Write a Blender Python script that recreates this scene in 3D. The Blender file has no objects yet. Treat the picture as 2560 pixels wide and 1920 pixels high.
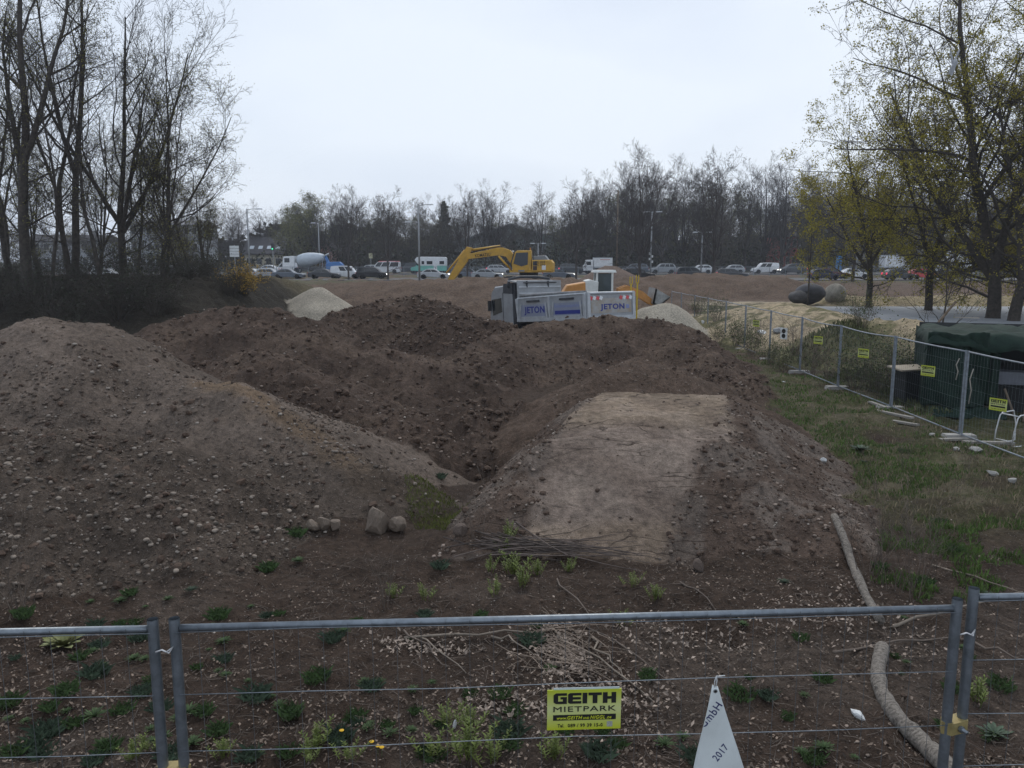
import bpy, math, random
import numpy as np
from mathutils import Vector, Matrix, Euler
random.seed(7); RNG = np.random.default_rng(7)
C = bpy.context.scene.collection
R = math.radians
# ---------------------------------------------------------------- camera
CAMZ, PITCH, F = 3.55, R(8.8), 2000.0
cam = bpy.data.cameras.new('camera'); cam.lens = 36*F/2560; cam.sensor_width = 36; cam.clip_start = .05; cam.clip_end = 3000
camo = bpy.data.objects.new('camera', cam); C.objects.link(camo)
camo.location = (0, 0, CAMZ); camo.rotation_euler = (R(90)-PITCH, 0, 0)
bpy.context.scene.camera = camo
# ---------------------------------------------------------------- sky, sun, exposure
SUN_EL, SUN_AZ = R(48), R(8)           # azimuth measured from +Y towards +X
w = bpy.data.worlds.new('World'); bpy.context.scene.world = w; w.use_nodes = True
nt = w.node_tree; nd = nt.nodes; lk = nt.links; nd.clear()
out = nd.new('ShaderNodeOutputWorld'); bg = nd.new('ShaderNodeBackground'); lk.new(bg.outputs[0], out.inputs[0])
sky = nd.new('ShaderNodeTexSky'); sky.sky_type = 'NISHITA'; sky.sun_disc = False; sky.sun_elevation = SUN_EL
sky.sun_rotation = SUN_AZ; sky.altitude = 500; sky.dust_density = 4; sky.air_density = 1.2
bg.inputs[1].default_value = 0.1
tc = nd.new('ShaderNodeTexCoord')
mp = nd.new('ShaderNodeMapping'); mp.inputs['Scale'].default_value = (1, 1, 2.6); lk.new(tc.outputs['Generated'], mp.inputs[0])
nz = nd.new('ShaderNodeTexNoise'); nz.inputs['Scale'].default_value = 1.5; nz.inputs['Detail'].default_value = 4; nz.inputs['Roughness'].default_value = .45
lk.new(mp.outputs[0], nz.inputs['Vector'])
cr = nd.new('ShaderNodeValToRGB'); lk.new(nz.outputs[0], cr.inputs[0])
cr.color_ramp.elements[0].position = .36; cr.color_ramp.elements[0].color = (6.0, 6.95, 8.6, 1)
cr.color_ramp.elements[1].position = .64; cr.color_ramp.elements[1].color = (8.2, 8.95, 10.0, 1)
mx = nd.new('ShaderNodeMix'); mx.data_type = 'RGBA'; mx.inputs[0].default_value = .92
lk.new(sky.outputs[0], mx.inputs[6]); lk.new(cr.outputs[0], mx.inputs[7]); lk.new(mx.outputs[2], bg.inputs[0])
sl = bpy.data.lights.new('sun', 'SUN'); sl.energy = 1.25; sl.angle = R(22); sl.color = (1, .94, .86)
so = bpy.data.objects.new('sun', sl); C.objects.link(so); so.location = (0, 0, 60)
sd = Vector((math.sin(SUN_AZ)*math.cos(SUN_EL), math.cos(SUN_AZ)*math.cos(SUN_EL), math.sin(SUN_EL)))
so.rotation_euler = sd.to_track_quat('Z', 'Y').to_euler()
vs = bpy.context.scene.view_settings; vs.view_transform = 'Standard'; vs.look = 'None'; vs.exposure = .07; vs.gamma = 1
cy = bpy.context.scene.cycles; cy.max_bounces = 6; cy.transparent_max_bounces = 12; cy.use_denoising = True

# ---------------------------------------------------------------- geometry helpers
cp_, sp_ = math.cos(PITCH), math.sin(PITCH)
def P(px, py, D):
    """the place seen at a photo pixel, D metres ahead"""
    u, v = (px-1280)/F, (py-960)/F; t = D/(cp_-v*sp_)
    return Vector((u*t, D, CAMZ-t*(sp_+v*cp_)))
def PX(px, D, z):
    """x of a thing seen in column px, D metres ahead at height z"""
    return (px-1280)/F*(D*cp_+(CAMZ-z)*sp_)
def link(o, parent=None):
    C.objects.link(o)
    if parent is not None: o.parent = parent
    return o
def lab(o, label=None, cat=None, group=None, kind=None):
    if label: o['label'] = label
    if cat: o['category'] = cat
    if group: o['group'] = group
    if kind: o['kind'] = kind
    return o
def empty(name, loc=(0, 0, 0), rz=0, label=None, cat=None, group=None):
    o = bpy.data.objects.new(name, None); o.empty_display_size = .1; link(o); o.location = loc; o.rotation_euler = (0, 0, rz)
    return lab(o, label, cat, group)
class MB:
    def __init__(s): s.v = []; s.f = []
    def add(s, v, f):
        b = len(s.v); s.v += [tuple(p) for p in v]; s.f += [tuple(i+b for i in q) for q in f]; return s
    def box(s, c, d, rot=None, taper=1.0):
        x, y, z = d[0]/2, d[1]/2, d[2]/2
        p = [Vector((a*x*(taper if cc > 0 else 1), b*y*(taper if cc > 0 else 1), cc*z)) for cc in (-1, 1) for a, b in ((-1, -1), (1, -1), (1, 1), (-1, 1))]
        if rot is not None:
            m = Euler(rot).to_matrix(); p = [m@q for q in p]
        return s.add([q+Vector(c) for q in p], [(3, 2, 1, 0), (4, 5, 6, 7), (0, 1, 5, 4), (1, 2, 6, 5), (2, 3, 7, 6), (3, 0, 4, 7)])
    def tube(s, pts, rad, n=6, cap=True):
        pts = [Vector(p) for p in pts]; k = len(pts)
        if not hasattr(rad, '__len__'): rad = [rad]*k
        vs_, fs = [], []; a = None
        for i, p in enumerate(pts):
            d = (pts[min(i+1, k-1)]-pts[max(i-1, 0)])
            if d.length < 1e-9: d = Vector((0, 0, 1))
            d.normalize()
            if a is None: a = d.orthogonal().normalized()
            else:
                a = a-d*a.dot(d)
                a = a.normalized() if a.length > 1e-6 else d.orthogonal().normalized()
            b = d.cross(a)
            for j in range(n):
                t = 2*math.pi*j/n; vs_.append(p+(a*math.cos(t)+b*math.sin(t))*rad[i])
        for i in range(k-1):
            for j in range(n):
                fs.append((i*n+j, i*n+(j+1) % n, (i+1)*n+(j+1) % n, (i+1)*n+j))
        if cap and n > 2: fs += [tuple(range(n-1, -1, -1)), tuple((k-1)*n+j for j in range(n))]
        return s.add(vs_, fs)
    def prism(s, poly, y0, y1, inset=0.0, hw=None):
        """outline poly in (x,z), extruded along y from y0 to y1; inset rounds its two rims"""
        n = len(poly); cx = sum(p[0] for p in poly)/n; cz = sum(p[1] for p in poly)/n
        if inset:
            sc = lambda p: (p[0]+(cx-p[0])*inset*.35/max(.3, abs(p[0]-cx)), p[1]+(cz-p[1])*inset*.6/max(.3, abs(p[1]-cz)))
            lay = [(y0, [sc(p) for p in poly]), (y0+inset*.8, poly), (y1-inset*.8, poly), (y1, [sc(p) for p in poly])]
        else: lay = [(y0, poly), (y1, poly)]
        V = [(p[0], y, p[1]) for y, pl in lay for p in pl]; Fc = []
        for k in range(len(lay)-1):
            for i in range(n): Fc.append((k*n+i, k*n+(i+1) % n, (k+1)*n+(i+1) % n, (k+1)*n+i))
        Fc += [tuple(range(n-1, -1, -1)), tuple((len(lay)-1)*n+i for i in range(n))]
        return s.add(V, Fc)
    def lathe(s, prof, n=16, axis='z', c=(0, 0, 0)):
        V, Fc = [], []; k = len(prof)
        for i, (r, h) in enumerate(prof):
            for j in range(n):
                t = 2*math.pi*j/n; a, b = r*math.cos(t), r*math.sin(t)
                q = {'z': (a, b, h), 'y': (a, h, b), 'x': (h, a, b)}[axis]
                V.append((q[0]+c[0], q[1]+c[1], q[2]+c[2]))
        for i in range(k-1):
            for j in range(n): Fc.append((i*n+j, i*n+(j+1) % n, (i+1)*n+(j+1) % n, (i+1)*n+j))
        Fc += [tuple(range(n-1, -1, -1)), tuple((k-1)*n+j for j in range(n))]
        return s.add(V, Fc)
    def build(s, name, mat, parent=None, smooth=False):
        me = bpy.data.meshes.new(name); me.from_pydata(s.v, [], s.f); me.update()
        if mat: me.materials.append(mat)
        if smooth: me.polygons.foreach_set('use_smooth', [True]*len(me.polygons))
        return link(bpy.data.objects.new(name, me), parent)
def np_mesh(name, V, Fa, mat, smooth=True):
    V = np.asarray(V, dtype=np.float32); Fa = np.asarray(Fa, dtype=np.int32); m, k = Fa.shape
    me = bpy.data.meshes.new(name); me.vertices.add(len(V)); me.vertices.foreach_set('co', V.ravel())
    me.loops.add(m*k); me.loops.foreach_set('vertex_index', Fa.ravel())
    me.polygons.add(m); me.polygons.foreach_set('loop_start', np.arange(0, m*k, k, dtype=np.int32))
    me.polygons.foreach_set('use_smooth', np.full(m, smooth)); me.update(calc_edges=True)
    if mat: me.materials.append(mat)
    return me
_perm = RNG.permutation(512)
def vnoise(x, y, seed=0):
    xi, yi = np.floor(x).astype(int), np.floor(y).astype(int); fx, fy = x-xi, y-yi
    fx = fx*fx*(3-2*fx); fy = fy*fy*(3-2*fy)
    h = lambda a, b: _perm[(_perm[(a+seed*57) & 511]+b+seed*131) & 511]/511.0*2-1
    a, b, c, d = h(xi, yi), h(xi+1, yi), h(xi, yi+1), h(xi+1, yi+1)
    return (a*(1-fx)+b*fx)*(1-fy)+(c*(1-fx)+d*fx)*fy
def fbm(x, y, seed=0, octv=4, gain=.5):
    t, a, f = 0, 1, 1
    for i in range(octv): t = t+a*vnoise(x*f+i*17.3, y*f-i*9.1, seed+i); a *= gain; f *= 2.03
    return t
def sstep(a, b, x): t = np.clip((x-a)/(b-a), 0, 1); return t*t*(3-2*t)

# ---------------------------------------------------------------- materials
MATS = {}
def mat(name, col, rough=.7, metal=0, var=.0, scale=8, col2=None, bump=0, bscale=20, emit=None, spec=None, island=0, alpha=None, coat=0):
    """procedural material: base colour with noise variation, bump, optional random tint per loose piece"""
    if name in MATS: return MATS[name]
    m = bpy.data.materials.new(name); m.use_nodes = True; n = m.node_tree.nodes; l = m.node_tree.links
    b = n['Principled BSDF']; b.inputs['Roughness'].default_value = rough; b.inputs['Metallic'].default_value = metal
    if spec is not None: b.inputs['Specular IOR Level'].default_value = spec
    if coat: b.inputs['Coat Weight'].default_value = coat
    b.inputs['Base Color'].default_value = (*col, 1)
    tc = n.new('ShaderNodeTexCoord')
    c2 = col2 or tuple(c*(1-var) for c in col); c1 = col if col2 else tuple(min(1, c*(1+var)) for c in col)
    if var or col2:
        t = n.new('ShaderNodeTexNoise'); t.inputs['Scale'].default_value = scale; t.inputs['Detail'].default_value = 5; t.inputs['Roughness'].default_value = .65
        l.new(tc.outputs['Object'], t.inputs['Vector'])
        r = n.new('ShaderNodeValToRGB'); r.color_ramp.elements[0].position = .33; r.color_ramp.elements[1].position = .67
        r.color_ramp.elements[0].color = (*c2, 1); r.color_ramp.elements[1].color = (*c1, 1); l.new(t.outputs[0], r.inputs[0])
        src = r.outputs[0]
        if island:
            g = n.new('ShaderNodeNewGeometry'); h = n.new('ShaderNodeHueSaturation')
            mr = n.new('ShaderNodeMapRange'); mr.inputs[3].default_value = 1-island; mr.inputs[4].default_value = 1+island
            l.new(g.outputs['Random Per Island'], mr.inputs[0]); l.new(mr.outputs[0], h.inputs['Value']); l.new(src, h.inputs['Color']); src = h.outputs[0]
        l.new(src, b.inputs['Base Color'])
    if bump:
        t2 = n.new('ShaderNodeTexNoise'); t2.inputs['Scale'].default_value = bscale; t2.inputs['Detail'].default_value = 6
        l.new(tc.outputs['Object'], t2.inputs['Vector']); bp = n.new('ShaderNodeBump'); bp.inputs['Strength'].default_value = bump; bp.inputs['Distance'].default_value = .02
        l.new(t2.outputs[0], bp.inputs['Height']); l.new(bp.outputs[0], b.inputs['Normal'])
    if emit:
        b.inputs['Emission Color'].default_value = (*emit[0], 1); b.inputs['Emission Strength'].default_value = emit[1]
    MATS[name] = m; return m
def paint(name, col, rough=.35): return mat('paint_'+name, col, rough, 0, .10, 3, coat=.25)
M_galv = mat('galvanised', (.20, .225, .25), .42, .75, .22, 18, bump=.05, bscale=60)
M_galv_far = mat('galvanised_dull', (.21, .235, .265), .6, .2, .25, 10)
M_tyre = mat('tyre', (.022, .022, .023), .85, 0, .2, 12)
M_rim = mat('wheel_rim', (.32, .33, .34), .4, .6, .15, 9)
M_glass = mat('window_glass', (.018, .022, .026), .08, 0, .1, 3, spec=.6)
M_black = mat('black_plastic', (.02, .02, .022), .6, 0, .2, 10)
M_lamp = mat('headlight', (.7, .72, .75), .2, 0, .05, 5)
M_lit = mat('headlight_lit', (.9, .9, .85), .2, 0, .05, 5, emit=((1, .97, .9), 4))
M_red = mat('tail_light', (.35, .02, .03), .3, 0, .1, 5)
M_redlit = mat('tail_light_lit', (.6, .02, .05), .3, 0, .1, 5, emit=((1, .05, .12), 1.4))
M_bark = mat('bark', (.048, .040, .033), .95, 0, .45, 6, bump=.5, bscale=14)
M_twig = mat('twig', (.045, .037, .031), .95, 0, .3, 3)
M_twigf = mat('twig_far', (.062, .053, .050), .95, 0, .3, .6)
M_conc = mat('concrete', (.30, .29, .27), .9, 0, .2, 7, bump=.3, bscale=30)
M_leafy = mat('young_leaf', (.27, .235, .03), .75, 0, .35, 1.5, island=.35)
M_leafg = mat('bud_leaf', (.19, .18, .045), .8, 0, .3, 1.5, island=.3)
for m_ in (M_leafy, M_leafg):      # thin leaves let some light through
    n = m_.node_tree.nodes; l = m_.node_tree.links; b = n['Principled BSDF']; tr_ = n.new('ShaderNodeBsdfTranslucent'); mx_ = n.new('ShaderNodeMixShader'); mx_.inputs[0].default_value = .4
    l.new(b.inputs['Base Color'].links[0].from_socket, tr_.inputs[0]); l.new(b.outputs[0], mx_.inputs[1]); l.new(tr_.outputs[0], mx_.inputs[2]); l.new(mx_.outputs[0], n['Material Output'].inputs[0])
M_letter = mat('black_print', (.008, .008, .008), .6, 0, .1, 9)

_fontcache = {}
def text_geo(s, h, wd=None, bold=0, shear=0, depth=.002):
    """letters as a solid mesh in the xz-plane, centred, cap height h, optional total width wd"""
    key = (s, bold, shear)
    if key not in _fontcache:
        c = bpy.data.curves.new('t', 'FONT'); c.body = s; c.size = 1; c.offset = bold; c.shear = shear; c.resolution_u = 3; c.fill_mode = 'BOTH'; c.extrude = .01
        c.align_x = 'LEFT'; c.space_character = 1.1; o = bpy.data.objects.new('t', c); C.objects.link(o); dg = bpy.context.evaluated_depsgraph_get(); dg.update()
        me = o.evaluated_get(dg).to_mesh(); V = np.array([v.co[:] for v in me.vertices]).reshape(-1, 3); Fc = [tuple(p.vertices) for p in me.polygons]
        bpy.data.objects.remove(o); bpy.data.curves.remove(c); _fontcache[key] = (V, Fc)
    V, Fc = _fontcache[key]; V = V.copy(); lo, hi = V.min(0), V.max(0)
    V[:, :2] -= (lo[:2]+hi[:2])/2; k = h/(hi[1]-lo[1]); kx = k if wd is None else wd/(hi[0]-lo[0])
    return [(p[0]*kx, (-depth if p[2] > 0 else 0), p[1]*k) for p in V], [tuple(reversed(q)) if False else q for q in Fc]
def letters(name, s, h, at, parent, m=None, wd=None, bold=0, shear=0, depth=.002, rot=(0, 0, 0)):
    V, Fc = text_geo(s, h, wd, bold, shear, depth); o = MB().add(V, Fc).build(name, m or M_letter, parent)
    o.location = at; o.rotation_euler = rot; return o
# ================================================================ TERRAIN
def ground_mat(name, bump=.6, speck=.25, fine=55, med=9, crack=0):
    m = bpy.data.materials.new(name); m.use_nodes = True; n = m.node_tree.nodes; l = m.node_tree.links
    b = n['Principled BSDF']; b.inputs['Roughness'].default_value = .95; b.inputs['Specular IOR Level'].default_value = .15
    at = n.new('ShaderNodeAttribute'); at.attribute_name = 'Col'; tc = n.new('ShaderNodeTexCoord')
    def noise(sc, det, ro=.6):
        t = n.new('ShaderNodeTexNoise'); t.inputs['Scale'].default_value = sc; t.inputs['Detail'].default_value = det; t.inputs['Roughness'].default_value = ro
        l.new(tc.outputs['Object'], t.inputs['Vector']); return t
    def rng(src, a, b_, c, d):
        r = n.new('ShaderNodeMapRange'); r.inputs[1].default_value = a; r.inputs[2].default_value = b_; r.inputs[3].default_value = c; r.inputs[4].default_value = d
        l.new(src, r.inputs[0]); return r.outputs[0]
    def mul(a, b_):
        k = n.new('ShaderNodeMath'); k.operation = 'MULTIPLY'; l.new(a, k.inputs[0]); l.new(b_, k.inputs[1]); return k.outputs[0]
    n1, n2, n3 = noise(med, 8, .7), noise(fine, 4, .6), noise(.8, 3)
    val = mul(mul(rng(n1.outputs[0], .3, .7, .5, 1.5), rng(n2.outputs[0], .3, .7, .7, 1.3)), rng(n3.outputs[0], .35, .65, .85, 1.15))
    h = n.new('ShaderNodeHueSaturation'); l.new(at.outputs['Color'], h.inputs['Color']); l.new(val, h.inputs['Value'])
    col = h.outputs[0]
    vo = n.new('ShaderNodeTexVoronoi'); vo.inputs['Scale'].default_value = 24; l.new(tc.outputs['Object'], vo.inputs['Vector'])
    if speck:
        sp = rng(vo.outputs['Distance'], .12, .2, 1, 0)
        sel = n.new('ShaderNodeSeparateColor'); l.new(vo.outputs['Color'], sel.inputs[0])
        f = mul(sp, rng(sel.outputs[0], .62, .66, 0, speck*3))
        k = n.new('ShaderNodeMix'); k.data_type = 'RGBA'; l.new(f, k.inputs[0]); l.new(col, k.inputs[6]); k.inputs[7].default_value = (.24, .21, .185, 1); col = k.outputs[2]
    hh = n.new('ShaderNodeMath'); hh.operation = 'MULTIPLY_ADD'; l.new(n1.outputs[0], hh.inputs[0]); hh.inputs[1].default_value = 2.2; l.new(n2.outputs[0], hh.inputs[2])
    hs = hh.outputs[0]
    if crack:
        mp = n.new('ShaderNodeMapping'); mp.inputs['Scale'].default_value = (1.1, 5.5, 5.5); l.new(tc.outputs['Object'], mp.inputs[0])
        ad = n.new('ShaderNodeMixRGB'); ad.blend_type = 'ADD'; ad.inputs[0].default_value = .28; l.new(mp.outputs[0], ad.inputs[1]); n4 = noise(5, 4); l.new(n4.outputs['Color'], ad.inputs[2])
        v2 = n.new('ShaderNodeTexVoronoi'); v2.feature = 'DISTANCE_TO_EDGE'; v2.inputs['Scale'].default_value = .9; l.new(ad.outputs[0], v2.inputs['Vector'])
        n5 = noise(1.3, 2); ck = mul(rng(v2.outputs['Distance'], .0, .035, 1, 0), rng(n5.outputs[0], .48, .6, 0, 1))
        k = n.new('ShaderNodeMix'); k.data_type = 'RGBA'; l.new(ck, k.inputs[0]); l.new(col, k.inputs[6]); k.inputs[7].default_value = (.055, .041, .033, 1); col = k.outputs[2]
        mm = n.new('ShaderNodeMath'); mm.operation = 'MULTIPLY_ADD'; l.new(ck, mm.inputs[0]); mm.inputs[1].default_value = -1.2; l.new(hs, mm.inputs[2]); hs = mm.outputs[0]
    l.new(col, b.inputs['Base Color'])
    bp = n.new('ShaderNodeBump'); bp.inputs['Strength'].default_value = bump; bp.inputs['Distance'].default_value = .05
    l.new(hs, bp.inputs['Height']); l.new(bp.outputs[0], b.inputs['Normal'])
    return m
EARTH, GRAV, PACK, SOIL = (.093, .066, .051), (.165, .129, .104), (.188, .147, .120), (.062, .043, .032)
GRASSY, SAND, PALE, LITTER = (.066, .070, .028), (.31, .25, .165), (.29, .26, .21), (.028, .024, .018)
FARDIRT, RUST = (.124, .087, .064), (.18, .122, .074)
# crest lines given as places P(px, py, D); slope of the sides, crest rounding radius, roughness
MOUNDS = [
 ('gravel_mound', 'long grey heap of gravelly soil with loose pebbles and an orange sandy flank', GRAV, .56, .4, .06,
  [(-420, 960, 13.5), (-150, 905, 14.2), (0, 852, 14.5), (70, 820, 14.6), (135, 800, 14.6), (195, 832, 14.5), (270, 888, 14.3), (400, 915, 14), (520, 945, 13.6), (650, 1008, 13), (800, 1100, 12.3), (900, 1168, 11.7), (960, 1220, 11.4)]),
 ('gravel_mound', None, GRAV, .46, .8, .10, [(-300, 1090, 10.4), (60, 1085, 10.7), (330, 1120, 10.8), (520, 1190, 10.8)]),
 ('earth_mound', 'dark brown earth mound rising between the gravel heap and the pale cone of grit', EARTH, .60, .45, .10,
  [(290, 865, 24), (420, 810, 24), (520, 770, 25), (590, 762, 25), (680, 772, 25), (760, 800, 24.5), (850, 848, 24), (960, 880, 23.5), (1100, 905, 23)]),
 ('earth_mound', None, EARTH, .55, .4, .10, [(600, 880, 20.5), (700, 905, 19), (860, 985, 17), (930, 1020, 16)]),
 ('earth_mound', 'rounded dark earth mound beside the cab of the silver tipper truck', EARTH, .62, .5, .10,
  [(860, 775, 36), (930, 753, 37), (1000, 741, 38), (1080, 752, 37), (1170, 780, 35), (1260, 812, 33)]),
 ('earth_mound', 'broad brown earth mound piled in front of the tipper truck body', EARTH, .60, .45, .10,
  [(1130, 898, 24.5), (1250, 845, 26.5), (1330, 818, 27.5), (1410, 800, 28.5), (1520, 794, 29), (1620, 796, 29), (1690, 820, 28), (1760, 868, 26), (1815, 925, 24), (1840, 985, 21.5)]),
 ('earth_mound', None, EARTH, .55, .4, .10, [(1150, 1040, 16.5), (1215, 1005, 17.6), (1290, 1010, 17.4)]),
 ('earth_mound', 'low smooth earth mound directly behind the flattened dirt ramp', (.096, .067, .050), .62, .6, .06,
  [(1510, 935, 17.3), (1600, 907, 18), (1690, 925, 17.9), (1750, 962, 17.5)]),
 ('grit_pile', 'pale cone shaped pile of fine grit beyond the dark mounds', PALE, .6, .25, .012, [(790, 716, 48), (793, 716, 48)]),
 ('grit_pile', 'small pale grey heap of grit by the last fence post and loader bucket', PALE, .75, .5, .02, [(1630, 764, 40), (1660, 757, 40.5)]),
 ('earth_bank', 'long brown bank of dirt carrying the yellow excavator', FARDIRT, .30, 2.0, .10,
  [(700, 724, 74), (780, 714, 70), (880, 706, 66), (1000, 701, 62), (1130, 697, 60.5), (1250, 694, 60), (1400, 697, 62), (1500, 712, 64)]),
 ('earth_bank', None, FARDIRT, .3, 3.0, .08, [(1150, 708, 68), (1420, 710, 68)]),
 ('earth_bank', 'long low brown dirt bank in front of the road beside the dirt bike track', FARDIRT, .35, 1.2, .14,
  [(1430, 703, 80), (1560, 694, 80), (1640, 690, 81), (1710, 684, 82), (1830, 686, 82), (1940, 692, 82), (2030, 708, 80), (2120, 728, 78)]),
 ('dirt_cone', 'pointed brown dirt cone standing behind the white loader cab', (.15, .11, .088), .52, .5, .05, [(1524, 662, 88), (1528, 663, 88)]),
 ('sand_jump', 'pale sandy bike jump just outside the mesh fence beside the grey asphalt track', SAND, .34, 1.2, .05,
  [(1855, 772, 44), (1900, 764, 44), (1960, 757, 43), (2020, 767, 40), (2090, 802, 36)]),
 ('sand_jump', 'pale sandy bike jump with a grassy flank behind the green shelter', SAND, .5, .7, .08,
  [(2150, 812, 31), (2230, 798, 31), (2300, 800, 30), (2360, 824, 29)]),
 ('sand_jump', 'low sandy rise beyond the grey asphalt track under the maples', (.27, .22, .135), .3, 1.5, .08,
  [(2120, 738, 62), (2250, 744, 61), (2400, 737, 62), (2600, 742, 60)]),
]
for i, q in enumerate(MOUNDS): MOUNDS[i] = list(q)+[np.array([P(*a)[:] for a in q[6]])]
def base_z(x, y):
    z = -.38*sstep(8, 17, y)+.05*sstep(30, 60, y)+1.13*sstep(62, 104, y)+.4*sstep(123, 134, y)
    bank = 2.9*sstep(-10.5, -15.5, x+.04*(y-40))*sstep(27, 41, y)*(1-.97*sstep(48, 84, y))*(1-.6*sstep(-40, -75, x))
    rightside = .55*sstep(13, 22, x)*sstep(24, 42, y)*(1-sstep(60, 75, y))
    hollow = -.35*np.exp(-((x+.3)/1.6)**2-((y-15.5)/2.2)**2)
    return z+bank+rightside+hollow
def mound_h(k, x, y):
    nm, lb, col, sl, r, ro, _, pts = MOUNDS[k]; best = np.full(x.shape, -99.0)
    for a, b in zip(pts[:-1], pts[1:]):
        dx, dy = b[0]-a[0], b[1]-a[1]; L2 = dx*dx+dy*dy+1e-9
        t = np.clip(((x-a[0])*dx+(y-a[1])*dy)/L2, 0, 1); d2 = (x-a[0]-t*dx)**2+(y-a[1]-t*dy)**2
        best = np.maximum(best, a[2]+t*(b[2]-a[2])-sl*(np.sqrt(d2+r*r)-r))
    return best
def ramp_h(x, y):
    xc, hw = ramp_axis(y)
    top = 1.02-.16*sstep(11.36, 11.5, y)+.24*sstep(11.6, 12.9, y)
    h = np.minimum(top, (y-9.25)*.5)
    sr = np.where(x > xc, np.where(y < 11.35, .42, .60), .85); h = np.minimum(h, top+.02-sr*np.maximum(np.abs(x-xc)-hw, 0))
    return np.minimum(h, 1.05-.7*(y-14.75))
def ramp_axis(y):
    t = np.clip((y-9.4)/1.9, -.3, 1); u = np.clip((y-11.35)/3.3, 0, 1.1)
    return np.where(y < 11.35, 1.1+.53*t, 1.80+1.0*u), np.where(y < 11.35, .82+.28*t, 1.28-.12*u)
RAMP = len(MOUNDS)
def height(x, y, rough=True):
    x = np.asarray(x, float); y = np.asarray(y, float); b = base_z(x, y); best = b.copy(); idx = np.full(x.shape, -1); ro = np.where(y < 100, .05, .02)+.10*sstep(-11, -15, x)*sstep(28, 38, y)
    for k in range(len(MOUNDS)):
        lo, hi = MOUNDS[k][7].min(0), MOUNDS[k][7].max(0); ext = 7 if MOUNDS[k][3] > .4 else 11
        m = (x > lo[0]-ext) & (x < hi[0]+ext) & (y > lo[1]-ext) & (y < hi[1]+ext)
        if not m.any(): continue
        xx, yy = x[m], y[m]
        wx = xx+.35*vnoise(xx*.7, yy*.7, 40+k); wy = yy+.35*vnoise(xx*.7, yy*.7, 60+k)
        h = mound_h(k, wx, wy); sub = best[m]; s2 = idx[m]; r2 = ro[m]
        g = h > sub; mxv = np.where(g, h, sub); d = np.abs(h-sub); mxv = mxv+.06*np.exp(-d/.12)*(d < .6)
        s2[g] = k; r2[g] = MOUNDS[k][5]; best[m] = mxv; idx[m] = s2; ro[m] = r2
    hr = ramp_h(x+.12*vnoise(x*1.5, y*1.5, 91)*(y < 16), y+.1*vnoise(x*1.5, y*1.5, 92)); g = (hr > best) & (y < 18) & (np.abs(x) < 9)
    flat = g & (np.abs(x-ramp_axis(y)[0]) < ramp_axis(y)[1]+.08)
    best = np.where(g, hr, best); idx = np.where(g, RAMP, idx); ro = np.where(g, np.where(flat, .028, .06), ro)
    # the asphalt track and the road run on smooth beds
    ro = np.where((x > 14) & (y > 41) & (y < 58) & (idx < 0), .01, ro)
    if rough:
        n = fbm(x*1.1, y*1.1, 3, 3)*1.1+fbm(x*3.7, y*3.7, 8, 3)*.55+np.where(y < 40, fbm(x*9, y*9, 12, 2)*.28, 0)
        cl = np.abs(fbm(x*2.3, y*2.3, 21, 3)); n = n+(.35-cl)*.9; fine_ = np.where(y < 42, np.abs(fbm(x*5.3, y*5.3, 41, 2)), 0); best = best+np.where(np.isin(idx, [2, 3, 4, 5, 6]), (.3-fine_)*.12, 0)
        best = best+ro*n
    return best, idx
def hz(x, y): return float(height(np.array([x]), np.array([y]))[0][0])
def hit(px, py, d0=4.0, d1=140.0):
    """first point of the ground seen at a photo pixel"""
    D = np.geomspace(d0, d1, 900); u, v = (px-1280)/F, (py-960)/F; t = D/(cp_-v*sp_); z = CAMZ-t*(sp_+v*cp_)
    g = np.nonzero(height(u*t, D)[0] >= z)[0]; i = g[0] if len(g) else -1
    return Vector((float(u*t[i]), float(D[i]), float(height(np.array([u*t[i]]), np.array([D[i]]))[0][0])))
ys = [-7.0]
while ys[-1] < 900: ys.append(ys[-1]+max(.045, .0062*(ys[-1]+3))*(1 if ys[-1] < 95 else 4 if ys[-1] < 170 else 14)*(1 if ys[-1] > 4 else 6))
ys = np.array(ys); tt = np.concatenate([np.linspace(-2.6, -.72, 24)[:-1], np.linspace(-.72, .72, 350), np.linspace(.72, 2.6, 24)[1:]])
Y, T = np.meshgrid(ys, tt, indexing='ij'); X = T*(Y+8.5)*np.where(Y > 0, 1, 1)
Z, IDX = height(X, Y)
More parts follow.
